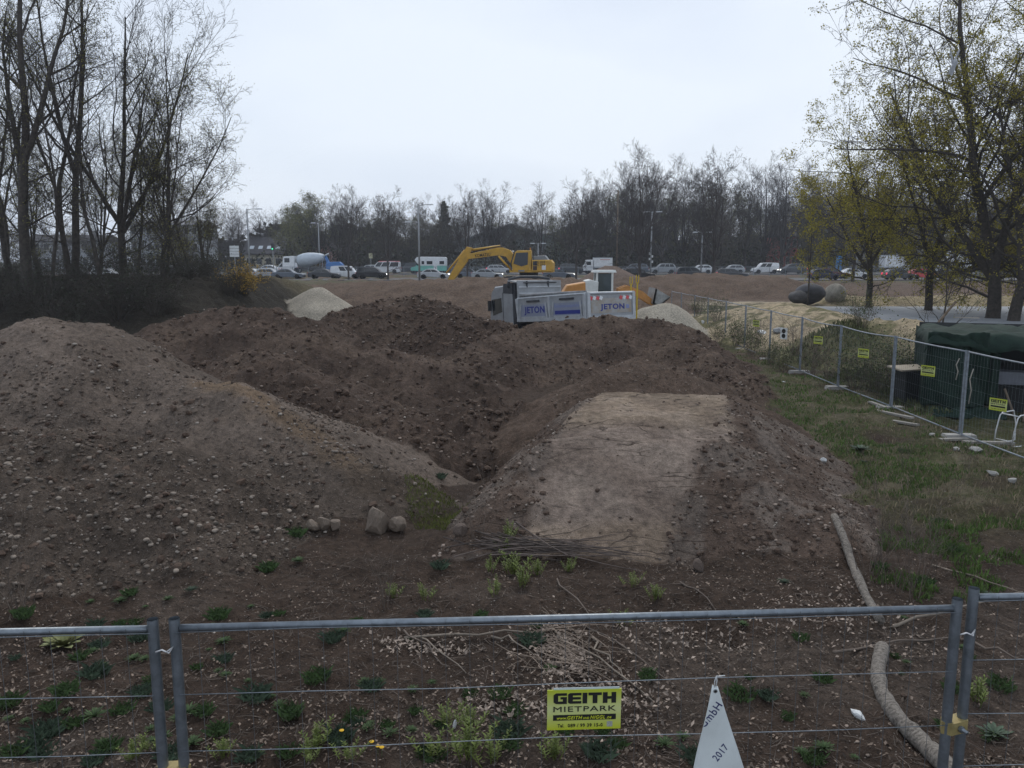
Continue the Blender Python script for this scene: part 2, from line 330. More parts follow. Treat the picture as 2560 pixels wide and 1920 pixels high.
def region_colour(X, Y, IDX):
    col = np.empty(X.shape+(3,)); n = fbm(X*.6, Y*.6, 30, 4); n2 = fbm(X*2.2, Y*2.2, 34, 3)
    def put(m, c): col[m] = c
    def blend(wt, c): col[...] = col*(1-wt[..., None])+np.array(c)*wt[..., None]
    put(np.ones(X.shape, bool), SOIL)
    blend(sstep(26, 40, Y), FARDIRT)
    blend(sstep(9.5, 7.5, Y)*sstep(-.2, .3, n)*.4, (.115, .092, .075))
    gr = sstep(3.6, 5.4, X-.10*(Y-12))*sstep(9, 13, Y)*(1-sstep(44, 52, Y))*(X < 40)*sstep(-.75, -.05, n+.35*n2+.35)
    blend(gr*.9, GRASSY)
    blend(sstep(.25, .6, n2+n*.5)*gr*.5, (.16, .13, .095))
    # outside the mesh fence: sandy bike track with weedy patches
    o = sstep(11, 13.5, X)*sstep(24, 30, Y)*(1-sstep(64, 72, Y)); blend(o, (.22, .185, .12)); blend(o*sstep(-.1, .35, n), (.085, .085, .04))
    pth = sstep(5.5, 8.5, X)*sstep(46, 52, Y)*(1-sstep(70, 74, Y)); blend(pth*sstep(.3, -.2, n)*.9, (.36, .30, .215))
    bk = sstep(-10, -13, X+.04*(Y-40))*sstep(25, 30, Y)*(1-sstep(70, 80, Y)); blend(bk, LITTER)
    blend(sstep(-12, -14, X)*sstep(48, 56, Y)*(1-sstep(100, 106, Y)), (.095, .080, .048))
    blend(sstep(96, 102, Y)*sstep(-.3, .2, n), (.085, .085, .045)); blend(sstep(152, 156, Y), (.04, .042, .024))
    for k in range(len(MOUNDS)):
        m = IDX == k
        if m.any(): put(m, MOUNDS[k][2])
    # patches of the heaps' own colour, plus tones painted in for shade
    pl = MOUNDS[0][7][8:]; dmin = np.full(X.shape, 9.0)
    for a_, b_ in zip(pl[:-1], pl[1:]):
        dx, dy = b_[0]-a_[0], b_[1]-a_[1]; t = np.clip(((X-a_[0])*dx+(Y-a_[1])*dy)/(dx*dx+dy*dy), 0, 1); dmin = np.minimum(dmin, np.hypot(X-a_[0]-t*dx, Y-a_[1]-t*dy))
    blend((IDX == 0)*sstep(.55, .12, dmin+.35*n2)*.7, RUST)
    blend(np.isin(IDX, [0, 1])*sstep(13.2, 10.5, Y+n*1.2)*.85, (.078, .060, .047)); blend(np.isin(IDX, [0, 1])*sstep(.1, .5, n)*.5, (.088, .068, .054))
    e = np.isin(IDX, [2, 3, 4, 5, 6]); blend((IDX == 4)*.9, (.064, .043, .032)); blend((IDX == 5)*.4, (.112, .078, .058)); blend(e*sstep(.15, .55, n)*.55, (.062, .043, .033)); blend(e*sstep(.0, .5, n2)*.55, (.062, .042, .032)); blend(e*sstep(.05, .5, -n)*.5, (.115, .083, .062))  # rear mound darkened, broad one lightened, in place of missing occlusion contrast
    s = np.isin(IDX, [14, 15, 16]); blend(s*sstep(.0, .35, n2*.7+n*.6-.12)*.9, (.10, .095, .045))
    blend((IDX == 15)*sstep(14.6, 13.4, X)*.9, (.10, .098, .045))
    m = IDX == RAMP; put(m, EARTH); xc, hw_ = ramp_axis(Y); fl = m*sstep(.11, -.07, np.abs(X-xc)-hw_+.14*n2+.08*n)
    blend(m*(1-fl)*sstep(-.1, .3, n2), (.13, .103, .085)); blend(fl, PACK)
    blend(fl*sstep(12.0, 12.6, Y)*.8, (.225, .172, .122)); blend(fl*sstep(11.9, 11.6, Y)*sstep(11.3, 11.5, Y)*.6, (.13, .097, .077)); blend(fl*sstep(.0, .5, n2)*.45, (.125, .092, .072)); blend(fl*sstep(.25, .6, -n2)*.4, (.25, .20, .16)); blend(fl*sstep(9.9, 9.6, Y)*.5, (.22, .165, .115))  # dark band behind the lip paints shade into the hollow
    return np.clip(col, .004, .9)
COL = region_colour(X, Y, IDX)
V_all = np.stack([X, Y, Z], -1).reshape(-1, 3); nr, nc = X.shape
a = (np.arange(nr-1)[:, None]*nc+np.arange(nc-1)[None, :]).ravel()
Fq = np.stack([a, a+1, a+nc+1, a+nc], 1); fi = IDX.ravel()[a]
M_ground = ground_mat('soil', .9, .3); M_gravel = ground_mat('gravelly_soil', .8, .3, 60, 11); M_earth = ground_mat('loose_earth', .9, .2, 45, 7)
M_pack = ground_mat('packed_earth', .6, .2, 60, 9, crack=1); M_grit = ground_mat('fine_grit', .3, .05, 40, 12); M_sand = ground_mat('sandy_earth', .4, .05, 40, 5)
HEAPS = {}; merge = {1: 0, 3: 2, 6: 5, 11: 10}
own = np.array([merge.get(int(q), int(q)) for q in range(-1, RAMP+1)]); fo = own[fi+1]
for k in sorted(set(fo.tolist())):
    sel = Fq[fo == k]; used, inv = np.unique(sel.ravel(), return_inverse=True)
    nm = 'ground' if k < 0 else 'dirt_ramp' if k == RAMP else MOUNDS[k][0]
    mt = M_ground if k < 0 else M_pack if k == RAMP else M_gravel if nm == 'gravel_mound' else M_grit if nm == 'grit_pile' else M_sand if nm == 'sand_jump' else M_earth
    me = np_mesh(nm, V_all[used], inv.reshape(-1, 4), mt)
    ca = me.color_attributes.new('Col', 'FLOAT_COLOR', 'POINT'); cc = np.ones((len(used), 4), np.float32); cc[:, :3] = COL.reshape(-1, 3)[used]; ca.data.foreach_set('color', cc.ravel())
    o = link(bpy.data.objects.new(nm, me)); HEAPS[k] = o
    if k < 0: lab(o, 'brown soil ground of the building site with weeds and stones', 'ground', kind='structure')
    elif k == RAMP: lab(o, 'flattened dirt ramp with cracked packed top and stony flanks', 'ramp')
    else: lab(o, MOUNDS[k][1], 'bank' if 'bank' in nm else 'jump' if 'jump' in nm else 'pile' if 'pile' in nm or 'cone' in nm else 'mound', None if 'cone' in nm else {'gravel_mound': None, 'earth_mound': 'earth mounds on the site', 'grit_pile': 'piles of pale grit', 'earth_bank': 'dirt banks before the road', 'sand_jump': 'sandy jumps of the bike track'}[nm])
# asphalt bike track and the road
M_asph = mat('pale_asphalt', (.25, .265, .285), .8, 0, .15, .5, bump=.1, bscale=30); M_road = mat('road_asphalt', (.07, .07, .074), .85, 0, .2, .4)
def strip(name, rows, m, label, cat, lift, nx=40, smooth=True):
    V = []; n = nx+1
    for (y, x0, x1) in rows:
        xs = np.linspace(x0, x1, n); zs = height(xs, np.full(n, y))[0]+lift; V += [(float(p), y, float(q)) for p, q in zip(xs, zs)]
    Fc = [(r*n+i, r*n+i+1, (r+1)*n+i+1, (r+1)*n+i) for r in range(len(rows)-1) for i in range(nx)]
    o = MB().add(V, Fc).build(name, m, None, smooth); return lab(o, label, cat, kind='structure')
strip('asphalt_track', [(40+i*.75, 16.2+1.1*abs(i-14)**1.15*.16+(1.5 if i < 5 else 0)+.25*math.sin(i), 62) for i in range(24)], M_asph, 'pale grey asphalt bike track curving past the sandy jumps', 'track', .06, 90)
for nm, y0, y1, z in (('road', 109, 123, .88), ('far_road', 135, 150, 1.28)):
    o = MB().box((0, (y0+y1)/2, z-.1), (400, y1-y0, .2)).build(nm, M_road); lab(o, 'grey asphalt carriageway full of slow traffic' if nm == 'road' else 'second asphalt carriageway beyond the road railing', 'road', kind='structure')
    for x in range(-90, 90, 9):
        MB().box((x, (y0+y1)/2, z+.004), (4, .15, .002)).build('lane_marking', mat('road_paint', (.7, .7, .68), .7, 0, .15, 2), o)

# ================================================================ STONES, CLODS, LITTER
def ico():
    t = (1+5**.5)/2; v = np.array([(-1, t, 0), (1, t, 0), (-1, -t, 0), (1, -t, 0), (0, -1, t), (0, 1, t), (0, -1, -t), (0, 1, -t), (t, 0, -1), (t, 0, 1), (-t, 0, -1), (-t, 0, 1)], float); v /= np.linalg.norm(v[0])
    f = np.array([(0, 11, 5), (0, 5, 1), (0, 1, 7), (0, 7, 10), (0, 10, 11), (1, 5, 9), (5, 11, 4), (11, 10, 2), (10, 7, 6), (7, 1, 8), (3, 9, 4), (3, 4, 2), (3, 2, 6), (3, 6, 8), (3, 8, 9), (4, 9, 5), (2, 4, 11), (6, 2, 10), (8, 6, 7), (9, 8, 1)]); return v, f
IV, IF = ico()
def rots(n):
    q = RNG.normal(size=(n, 4)); q /= np.linalg.norm(q, axis=1)[:, None]; w_, x, y, z = q.T
    return np.stack([np.stack([1-2*(y*y+z*z), 2*(x*y-z*w_), 2*(x*z+y*w_)], -1), np.stack([2*(x*y+z*w_), 1-2*(x*x+z*z), 2*(y*z-x*w_)], -1), np.stack([2*(x*z-y*w_), 2*(y*z+x*w_), 1-2*(x*x+y*y)], -1)], 1)
def stones(name, pos, rad, m, parent, flat=.7, smooth=True):
    n = len(pos); base = IV[None]*(1+RNG.uniform(-.24, .24, (n, 12, 1))); base = base*RNG.uniform(.65, 1.2, (n, 1, 3)); base = np.einsum('nij,nkj->nki', rots(n), base); base[..., 2] *= flat
    V = (base*rad[:, None, None]+pos[:, None, :]).reshape(-1, 3); Fa = (IF[None]+np.arange(n)[:, None, None]*12).reshape(-1, 3)
    o = link(bpy.data.objects.new(name, np_mesh(name, V, Fa, m, smooth)), parent); o['kind'] = 'stuff'; return o
def scatter(n, x0, x1, y0, y1, keep):
    """random ground points, about evenly spread as seen from the fence"""
    y = np.exp(RNG.uniform(math.log(y0), math.log(y1), n)); u = RNG.uniform(x0, x1, n); x = u*y; z, k = height(x, y); g = keep(x, y, k); return np.stack([x, y, z], 1)[g]
def stone_mat(name, c1, c2, c3):
    m = bpy.data.materials.new(name); m.use_nodes = True; n = m.node_tree.nodes; l = m.node_tree.links; b = n['Principled BSDF']; b.inputs['Roughness'].default_value = .9; b.inputs['Specular IOR Level'].default_value = .2
    g = n.new('ShaderNodeNewGeometry'); r = n.new('ShaderNodeValToRGB'); l.new(g.outputs['Random Per Island'], r.inputs[0])
    r.color_ramp.elements[0].color = (*c1, 1); r.color_ramp.elements[1].color = (*c3, 1); e = r.color_ramp.elements.new(.8); e.color = (*c2, 1)
    ob = n.new('ShaderNodeObjectInfo'); tx = n.new('ShaderNodeTexCoord'); t = n.new('ShaderNodeTexNoise'); t.inputs['Scale'].default_value = 25; t.inputs['Detail'].default_value = 4; l.new(tx.outputs['Object'], t.inputs['Vector'])
    mr = n.new('ShaderNodeMapRange'); mr.inputs[3].default_value = .6; mr.inputs[4].default_value = 1.35; l.new(t.outputs[0], mr.inputs[0]); h = n.new('ShaderNodeHueSaturation'); l.new(r.outputs[0], h.inputs['Color']); l.new(mr.outputs[0], h.inputs['Value']); l.new(h.outputs[0], b.inputs['Base Color']); return m
M_peb = stone_mat('pebbles', (.066, .050, .039), (.145, .113, .091), (.32, .28, .24))
M_peb2 = stone_mat('earthy_pebbles', (.066, .045, .033), (.10, .071, .053), (.40, .35, .30))
M_clod = stone_mat('earth_clods', (.066, .045, .034), (.096, .066, .049), (.125, .09, .069))
def sizes(n, a, b, p=4.5): return a+(b-a)*RNG.random(n)**p
inn = lambda *ks: (lambda x, y, k: np.isin(k, ks))
def dress(k, ks, n_peb, n_clod, x0, x1, y0, y1, pm, rs=(.012, .055), big=120, cr=(.02, .14), extra=None):
    keep = (lambda x, y, kk: np.isin(kk, ks) & extra(x, y)) if extra else inn(*ks)
    p = scatter(n_peb, x0, x1, y0, y1, keep); r = sizes(len(p), *rs); dist = np.clip(p[:, 1]/12, .7, 2.2); r = r*dist**.6; p[:, 2] += r*.15
    order = np.argsort(-r/p[:, 1]); 
    for i in order[:big]:
        base = IV*(1+RNG.uniform(-.22, .22, (12, 1)))*RNG.uniform(.7, 1.2, 3); base[:, 2] *= .75; me = STONES[RNG.integers(len(STONES))] if pm is M_peb else STONES2[RNG.integers(len(STONES2))]
        o = link(bpy.data.objects.new('stone', me), HEAPS[k]); s = float(r[i])*1.1; o.location = p[i]; o.scale = (s*RNG.uniform(.8, 1.3), s, s*.75); o.rotation_euler = (0, 0, RNG.uniform(0, 6.28))
    rest = order[big:]; stones('gravel', p[rest], r[rest], pm, HEAPS[k])
    if n_clod:
        q = scatter(n_clod, x0, x1, y0, y1, keep); rc = sizes(len(q), *cr, 6); q[:, 2] += rc*.1; stones('earth_clods', q, rc, M_clod, HEAPS[k], .8, False)
def ico2():
    v = [Vector(p) for p in IV]; f = [tuple(q) for q in IF]; mid = {}; nf = []
    def m_(a, b):
        k = (min(a, b), max(a, b))
        if k not in mid: v.append(((v[a]+v[b])/2).normalized()); mid[k] = len(v)-1
        return mid[k]
    for a, b, c in f: d, e, g = m_(a, b), m_(b, c), m_(c, a); nf += [(a, d, g), (b, e, d), (c, g, e), (d, e, g)]
    return np.array([p[:] for p in v]), np.array(nf)
I2V, I2F = ico2()
def finer(V0, F0):
    v = [Vector(p) for p in V0]; mid = {}; nf = []
    def m_(a, b):
        k = (min(a, b), max(a, b))
        if k not in mid: v.append(((v[a]+v[b])/2).normalized()); mid[k] = len(v)-1
        return mid[k]
    for a, b, c in F0: d, e, g = m_(a, b), m_(b, c), m_(c, a); nf += [(a, d, g), (b, e, d), (c, g, e), (d, e, g)]
    return np.array([p[:] for p in v]), np.array(nf)
I3V, I3F = finer(I2V, I2F.tolist())
def rock_mesh(seed, m, amp=.22, planes=9, smooth=True, fine=False):
    rg = np.random.default_rng(seed); d = rg.normal(size=(planes, 3)); d /= np.linalg.norm(d, axis=1)[:, None]; h = rg.uniform(.55, .92, planes); V = (I3V if fine else I2V).copy()
    V *= (1+rg.uniform(-amp*.3, amp*.3, (len(V), 1)))
    for a, b in zip(d, h): s = V@a; V = V-np.outer(np.maximum(s-b, 0), a)
    return np_mesh('stone', V, I3F if fine else I2F, m, smooth)
STONES = [rock_mesh(i, stone_mat('cobble_%d' % i, *[tuple(c*f for c in (.30, .25, .205)) for f in (.25+.15*i,)*3])) for i in range(5)]
STONES2 = [rock_mesh(20+i, stone_mat('earthy_cobble_%d' % i, *[tuple(c*f for c in (.24, .19, .155)) for f in (.4+.18*i,)*3])) for i in range(5)]
dress(0, [0, 1], 36000, 4000, -.78, .05, 7.2, 15.5, M_peb, (.006, .040), 280, (.010, .07), lambda x, y: RNG.random(x.shape) < np.clip(.62+.75*fbm(x*.9, y*.9, 88, 3)+.5*sstep(11.5, 9, y), .12, 1))
dress(2, [2, 3], 10000, 11000, -.6, .1, 13, 27, M_peb2, (.006, .030), 60, (.010, .095))
dress(4, [4], 6000, 4000, -.25, .02, 30, 40, M_peb2, (.008, .04), 30, (.02, .15))
dress(5, [5, 6], 9000, 11000, -.12, .33, 14, 30, M_peb2, (.006, .030), 60, (.010, .095))
dress(7, [7], 1800, 500, .05, .28, 15, 19, M_peb2, (.005, .02), 30, (.01, .05))
dress(RAMP, [RAMP], 13000, 3000, -.18, .5, 8.8, 15.2, M_peb2, (.006, .032), 180, (.012, .06), lambda x, y: (np.abs(x-ramp_axis(y)[0]) > ramp_axis(y)[1]-.2*RNG.random(x.shape)**3+.03) | (RNG.random(x.shape) < .035))
dress(-1, [-1], 11000, 2000, -.78, .78, 4.2, 14, M_peb2, (.004, .018), 120, (.008, .035))
# ================================================================ SITE FENCES
def fence_panel(A, B, label, group, H=2.0, near=False, feet=True, sag=0):
    """hire-fence panel between two ground points: posts, rails, wires"""
    A, B = Vector(A), Vector(B); d = B-A; L = Vector((d.x, d.y, 0)).length; dz = d.z
    t = empty('mesh_fence', A, math.atan2(d.y, d.x), label, 'fence', group)
    pr, rr = (.0235, .0165) if near else (.022, .018); m = M_galv if near else M_galv_far; top = H-(.045 if near else .03)
    zz = lambda x: dz*x/L
    for x in (0, L):
        n = 16 if near else 8; po = MB().tube([(x, 0, zz(x)+.02), (x, 0, zz(x)+H)], pr, n, cap=False)
        po.tube([(x, 0, zz(x)+H), (x, 0, zz(x)+H-.3)], pr*.86, n, cap=False).build('post', m, t, True)
    k = 9 if sag else 2
    MB().tube([(pr+(L-2*pr)*i/(k-1), 0, zz(L*i/(k-1))+top-sag*math.sin(math.pi*i/(k-1))) for i in range(k)], rr, 12 if near else 6).build('top_rail', m, t, True)
    MB().tube([(pr, 0, .12), (L-pr, 0, dz+.12)], rr, 8 if near else 6).build('bottom_rail', m, t, True)
    if near:
        w0 = None
        for i in range(8):
            z = top-.012-.272*i-(.0 if i == 0 else .02)
            if z < .15: break
            MB().tube([(0, -pr*.9, z)]+[(L*j/6, -pr*.9+.004*math.sin(j*2.1+i), z+dz*j/6+.006*math.sin(j*1.3+i*2)) for j in range(1, 6)]+[(L, -pr*.9, z+dz)], .0021, 5).build('horizontal_wire', m, t, True)
        n = int(L/.105)
        for i in range(1, n):
            x = L*i/n
            if w0 is None: w0 = MB().tube([(0, 0, .12), (0.004, 0, 1.0), (0, 0, top+.012)], .0012, 4).build('vertical_wire', mat('wire_dull', (.10, .105, .11), .7, .3, .2, 9), t); o = w0
            else: o = link(w0.copy(), t)
            o.location = (x, -pr*.95, zz(x))
    else:
        wm = MB(); nv = int(L/.11)
        for i in range(1, nv): wm.tube([(L*i/nv, -.02, zz(L*i/nv)+.13), (L*i/nv, -.02, zz(L*i/nv)+top-sag)], .0012, 3, False)
        for i in range(1, 7): wm.tube([(0, -.02, top-.27*i), (L, -.02, dz+top-.27*i)], .0018, 3, False)
        wm.build('wire_mesh', m, t)['kind'] = 'stuff'
    if feet:
        f = MB().box((0, 0, .05), (.26, .72, .11), None, .9).build('concrete_foot', M_conc, t)
    return t
# front fence, seen from just behind it
def at_height(px, py, z):
    u, v = (px-1280)/F, (py-960)/F; dirv = Vector((u, cp_-v*sp_, -(sp_+v*cp_))); k = (z-CAMZ)/dirv.z; return Vector((0, 0, CAMZ))+dirv*k
ZT = 1.955
ml, mr_ = at_height(437, 1570, ZT), at_height(2392, 1520, ZT)
d_ = (mr_-ml).normalized(); 
for e in (ml, mr_): e.z = hz(e.x, e.y)*0
fence_panel(ml, mr_, 'galvanised mesh fence panel carrying the yellow rental sign', 'front fence panels', near=True, feet=False)
la = at_height(383, 1572, ZT); la.z = 0; lb = at_height(-900, 1600, ZT); lb = la+(lb-la).normalized()*3.5; lb.z = 0
fence_panel(lb, la, 'galvanised mesh fence panel ending at the brass clamp beside the gravel heap', 'front fence panels', near=True, feet=False)
ra = at_height(2432, 1508, ZT+.01); ra.z = .01; rb = ra+Vector((3.5, .09, 0)); rb.z = .03
fence_panel(ra, rb, 'galvanised mesh fence panel starting at the birch log and leaf litter', 'front fence panels', near=True, feet=False, H=2.03)
M_brass = mat('brass_clamp', (.30, .24, .10), .55, .35, .3, 14)
def clamp(a, b, z, label):
    t = empty('fence_clamp', (*((a+b)/2).xy, z), math.atan2(b.y-a.y, b.x-a.x), label, 'clamp', 'clamps joining the fence posts'); L = (b-a).length
    body = MB(); pts = [(-L/2-.03, 0), (-L/2, -.034), (L/2, -.034), (L/2+.03, 0), (L/2, .034), (-L/2, .034)]
    body.add([(x, y, h) for h in (-.03, .03) for x, y in pts], [(5, 4, 3, 2, 1, 0), (6, 7, 8, 9, 10, 11)]+[(i, (i+1) % 6, 6+(i+1) % 6, 6+i) for i in range(6)]).build('clamp_plate', M_brass, t)
    MB().tube([(0, -.075, 0), (0, .05, 0)], .009, 8).build('bolt', M_galv, t, True); MB().lathe([(.016, -.05), (.016, -.036)], 6, 'y').build('nut', M_galv, t)
clamp(la, ml, 1.27, 'brass clamp joining the fence posts beside the gravel heap')
clamp(mr_, ra, 1.36, 'brass clamp joining the fence posts beside the birch log')
def wire_tie(a, z, label):
    o = MB().tube([(a.x-.03, a.y-.03, z), (a.x, a.y-.035, z+.012), (a.x+.03, a.y-.035, z-.002), (a.x+.045, a.y-.02, z+.02), (a.x+.02, a.y-.04, z+.004)], .004, 5).build('wire_tie', mat('pale_wire', (.6, .6, .6), .5, .2, .1, 6), None, True); lab(o, label, 'tie', 'wire ties on the posts')
wire_tie((la+ml)/2, 1.86, 'pale twisted wire tie between the posts above the brass clamp'); wire_tie((mr_+ra)/2, 1.83, 'pale twisted wire tie between the posts by the birch log')

# ------------------------------------------------ yellow rental sign
M_yel = mat('sign_yellow', (.56, .60, .03), .5, 0, .06, 3); M_pale = mat('sign_pale', (.66, .68, .34), .5, 0, .04, 3)
def sign_gradient():
    m = bpy.data.materials.new('sign_face'); m.use_nodes = True; n = m.node_tree.nodes; l = m.node_tree.links; b = n['Principled BSDF']; b.inputs['Roughness'].default_value = .55
    tc = n.new('ShaderNodeTexCoord'); sx = n.new('ShaderNodeSeparateXYZ'); l.new(tc.outputs['Generated'], sx.inputs[0]); r = n.new('ShaderNodeValToRGB'); l.new(sx.outputs[2], r.inputs[0])
    e = r.color_ramp.elements; e[0].color = (.45, .50, .012, 1); e[1].color = (.44, .50, .015, 1); k = e.new(.52); k.color = (.56, .60, .26, 1)
    ns = n.new('ShaderNodeTexNoise'); ns.inputs['Scale'].default_value = 6; ns.inputs['Detail'].default_value = 5; l.new(tc.outputs['Object'], ns.inputs['Vector'])
    mrn = n.new('ShaderNodeMapRange'); mrn.inputs[3].default_value = .82; mrn.inputs[4].default_value = 1.15; l.new(ns.outputs[0], mrn.inputs[0])
    h = n.new('ShaderNodeHueSaturation'); l.new(r.outputs[0], h.inputs['Color']); l.new(mrn.outputs[0], h.inputs['Value']); l.new(h.outputs[0], b.inputs['Base Color']); return m
M_sign = sign_gradient()
def block_letters(s, h, wd):
    """heavy squared capitals, as outlines on a 5x5 grid"""
    G = {'G': [[(1, 0), (5, 0), (5, 3.2), (2.6, 3.2), (2.6, 2.2), (3.5, 2.2), (3.5, 1.15), (1.7, 1.15), (1.7, 3.85), (5, 3.85), (5, 5), (.9, 5), (0, 4.2), (0, .8)]],
         'E': [[(0, .6), (.7, 0), (5, 0), (5, 1.15), (1.8, 1.15), (1.8, 1.95), (4.8, 1.95), (4.8, 3.05), (1.8, 3.05), (1.8, 3.85), (5, 3.85), (5, 5), (.7, 5), (0, 4.4)]],
         'I': [[(0, 0), (1.75, 0), (1.75, 5), (0, 5)]], 'T': [[(1.6, 0), (3.4, 0), (3.4, 3.75), (5, 3.75), (5, 5), (0, 5), (0, 3.75), (1.6, 3.75)]],
         'H': [[(0, 0), (1.75, 0), (1.75, 1.9), (3.25, 1.9), (3.25, 0), (5, 0), (5, 5), (3.25, 5), (3.25, 3.1), (1.75, 3.1), (1.75, 5), (0, 5)]]}
    x = 0; b = MB(); W = sum(1.75 if c == 'I' else 5 for c in s)+.45*(len(s)-1)
    for c in s:
        for pl in G[c]: b.prism([((x+p[0])*wd/W-wd/2, (p[1]-2.5)*h/5) for p in pl], -.0014, 0)
        x += (1.75 if c == 'I' else 5)+.45
    return b
def rental_sign(loc, rz, label, group, full):
    W, H = (.338, .195) if full else (.36, .25)
    t = empty('rental_sign', loc, rz, label, 'sign', group)
    pl = MB().box((0, 0, 0), (W, .006, H)).build('board', M_sign, t)
    y = -.0034
    if full:
        block_letters('GEITH', .052, .286).build('lettering', M_letter, t).location = (.002, y, .057)
        letters('lettering', 'MIETPARK', .025, (.002, y, .005), t, wd=.286, bold=0)
        bar = MB().box((0, 0, 0), (.288, .0016, .027)).build('black_bar', M_letter, t); bar.location = (.002, y, -.037)
        yl = M_yel; z0 = -.037
        for s, x, h, wd in (('www.', -.102, .009, .046), ('GEITH', -.043, .0165, .068), ('UND', .009, .009, .028), ('NIGGL', .062, .0165, .068), ('.DE', .114, .009, .024)):
            letters('lettering', s, h, (x, y-.0012, z0-(.003 if h < .01 else 0)), t, yl, wd, .006, .25)
        letters('lettering', 'Tel.', .0165, (-.106, y, -.076), t, wd=.030, bold=.006); letters('lettering', '089 / 99 39 15-0', .0165, (.006, y, -.076), t, wd=.16, bold=.006)
        MB().box((.118, y, -.073), (.026, .001, .026)).build('print_patch', mat('grey_print', (.33, .34, .30), .6, 0, .25, 160), t)
        MB().box((.01, .001, H/2+.004), (.30, .003, .01)).build('tape', mat('clear_tape', (.5, .56, .55), .3, 0, .1, 9), t)
    else:
        block_letters('GEITH', .062, .30).build('lettering', M_letter, t).location = (0, y, .07)
        letters('lettering', 'MIETPARK', .03, (0, y, .01), t, wd=.3, bold=.012); MB().box((0, y, -.04), (.3, .0016, .034)).build('black_bar', M_letter, t)
        letters('lettering', 'Tel. 089 / 99 39 15-0', .022, (0, y, -.09), t, wd=.28, bold=.01)
    return t
fdir = math.atan2(d_.y, d_.x); fn = Vector((math.sin(fdir), -math.cos(fdir), 0))
def on_front(px, py, off=.045):
    """point on the front fence plane"""
    u, v = (px-1280)/F, (py-960)/F; dv = Vector((u, cp_-v*sp_, -(sp_+v*cp_))); k = (ml-Vector((0, 0, CAMZ))).dot(fn)/dv.dot(fn); return Vector((0, 0, CAMZ))+dv*k+fn*off
p = on_front(1457.5, 1762.5, .035); sg = rental_sign(p, fdir, 'yellow rental sign with black lettering wired to the front fence panel', 'yellow rental signs', True); sg.rotation_euler = (0, R(.3), fdir)
# ------------------------------------------------ white pennant of tarpaulin
p0, pb1, pb2 = on_front(1778, 1693, .05), on_front(1716, 1945, .05), on_front(1863, 1945, .05)
t = empty('tarpaulin_pennant', p0, fdir, 'white pointed tarpaulin scrap with an eyelet and blue letters tied to the fence wire', 'tarpaulin')
toL = Matrix.Rotation(-fdir, 3, 'Z'); q1, q2 = toL@(pb1-p0), toL@(pb2-p0); apex_l, apex_r = Vector((-.012, 0, -.005)), Vector((.012, 0, -.012))
def pen(u, v):
    """cloth point: u across, v down"""
    l_ = apex_l.lerp(Vector((q1.x, 0, q1.z)), v**.97); r_ = apex_r.lerp(Vector((q2.x, 0, q2.z)), v**.97); c = l_.lerp(r_, u)
    c.y = -.006-.018*math.sin(u*3.1)*v-.006*math.sin(v*7+u*3); return c
NU, NV = 10, 22; V = [pen(i/NU, j/NV*1.25) for j in range(NV+1) for i in range(NU+1)]
cl = MB().add(V, [(j*(NU+1)+i, j*(NU+1)+i+1, (j+1)*(NU+1)+i+1, (j+1)*(NU+1)+i) for j in range(NV) for i in range(NU)]).build('cloth', mat('white_tarpaulin', (.60, .64, .63), .55, 0, .07, 5), t, True)
sm = cl.modifiers.new('thickness', 'SOLIDIFY'); sm.thickness = .0016
M_blue = mat('blue_print', (.03, .035, .12), .6, 0, .1, 9)
def cloth_letters(s, h, wd, cx, cz, ang):
    V, Fc = text_geo(s, h, wd, .008, 0, .001); ca, sa = math.cos(ang), math.sin(ang); keep = []; pts = []
    for x, y, z in V:
        X_, Z_ = cx+x*ca-z*sa, cz+x*sa+z*ca; v = max(.001, (Z_+.01)/(q1.z)); a_, b_ = pen(0, v), pen(1, v); ok = a_.x+.002 <= X_ <= b_.x-.002
        u = min(1, max(0, (X_-a_.x)/(b_.x-a_.x))); pts.append((X_, pen(u, v).y-.0022+(-.0006 if y < 0 else 0), Z_)); keep.append(ok)
    MB().add(pts, [q for q in Fc if sum(keep[i] for i in q) >= len(q)-1]).build('lettering', M_blue, t)
cloth_letters('GmbH', .044, .135, -.0175, -.150, R(52)); cloth_letters('2017', .034, .085, .035, -.335, R(52))
MB().lathe([(.0055, -.004), (.009, -.005), (.0095, .001), (.0055, .001)], 14, 'y', (.001, -.012, -.032)).build('eyelet', mat('eyelet_metal', (.25, .26, .27), .35, .8, .1, 9), t, True)
MB().lathe([(.0055, -.0055), (.0055, -.0045)], 12, 'y', (.001, -.011, -.032)).build('eyelet_hole', M_letter, t)
MB().tube([(-.003, -.01, -.02), (-.006, -.02, .02), (.0, -.022, .045), (.012, -.02, .043), (.04, -.02, .046)], .0024, 6).build('cord', mat('white_cord', (.6, .62, .62), .7, 0, .1, 9), t, True)
MB().tube([(.003, -.01, -.02), (.004, -.02, .02), (.0, -.022, .045)], .0024, 6).build('cord', MATS['white_cord'], t, True)

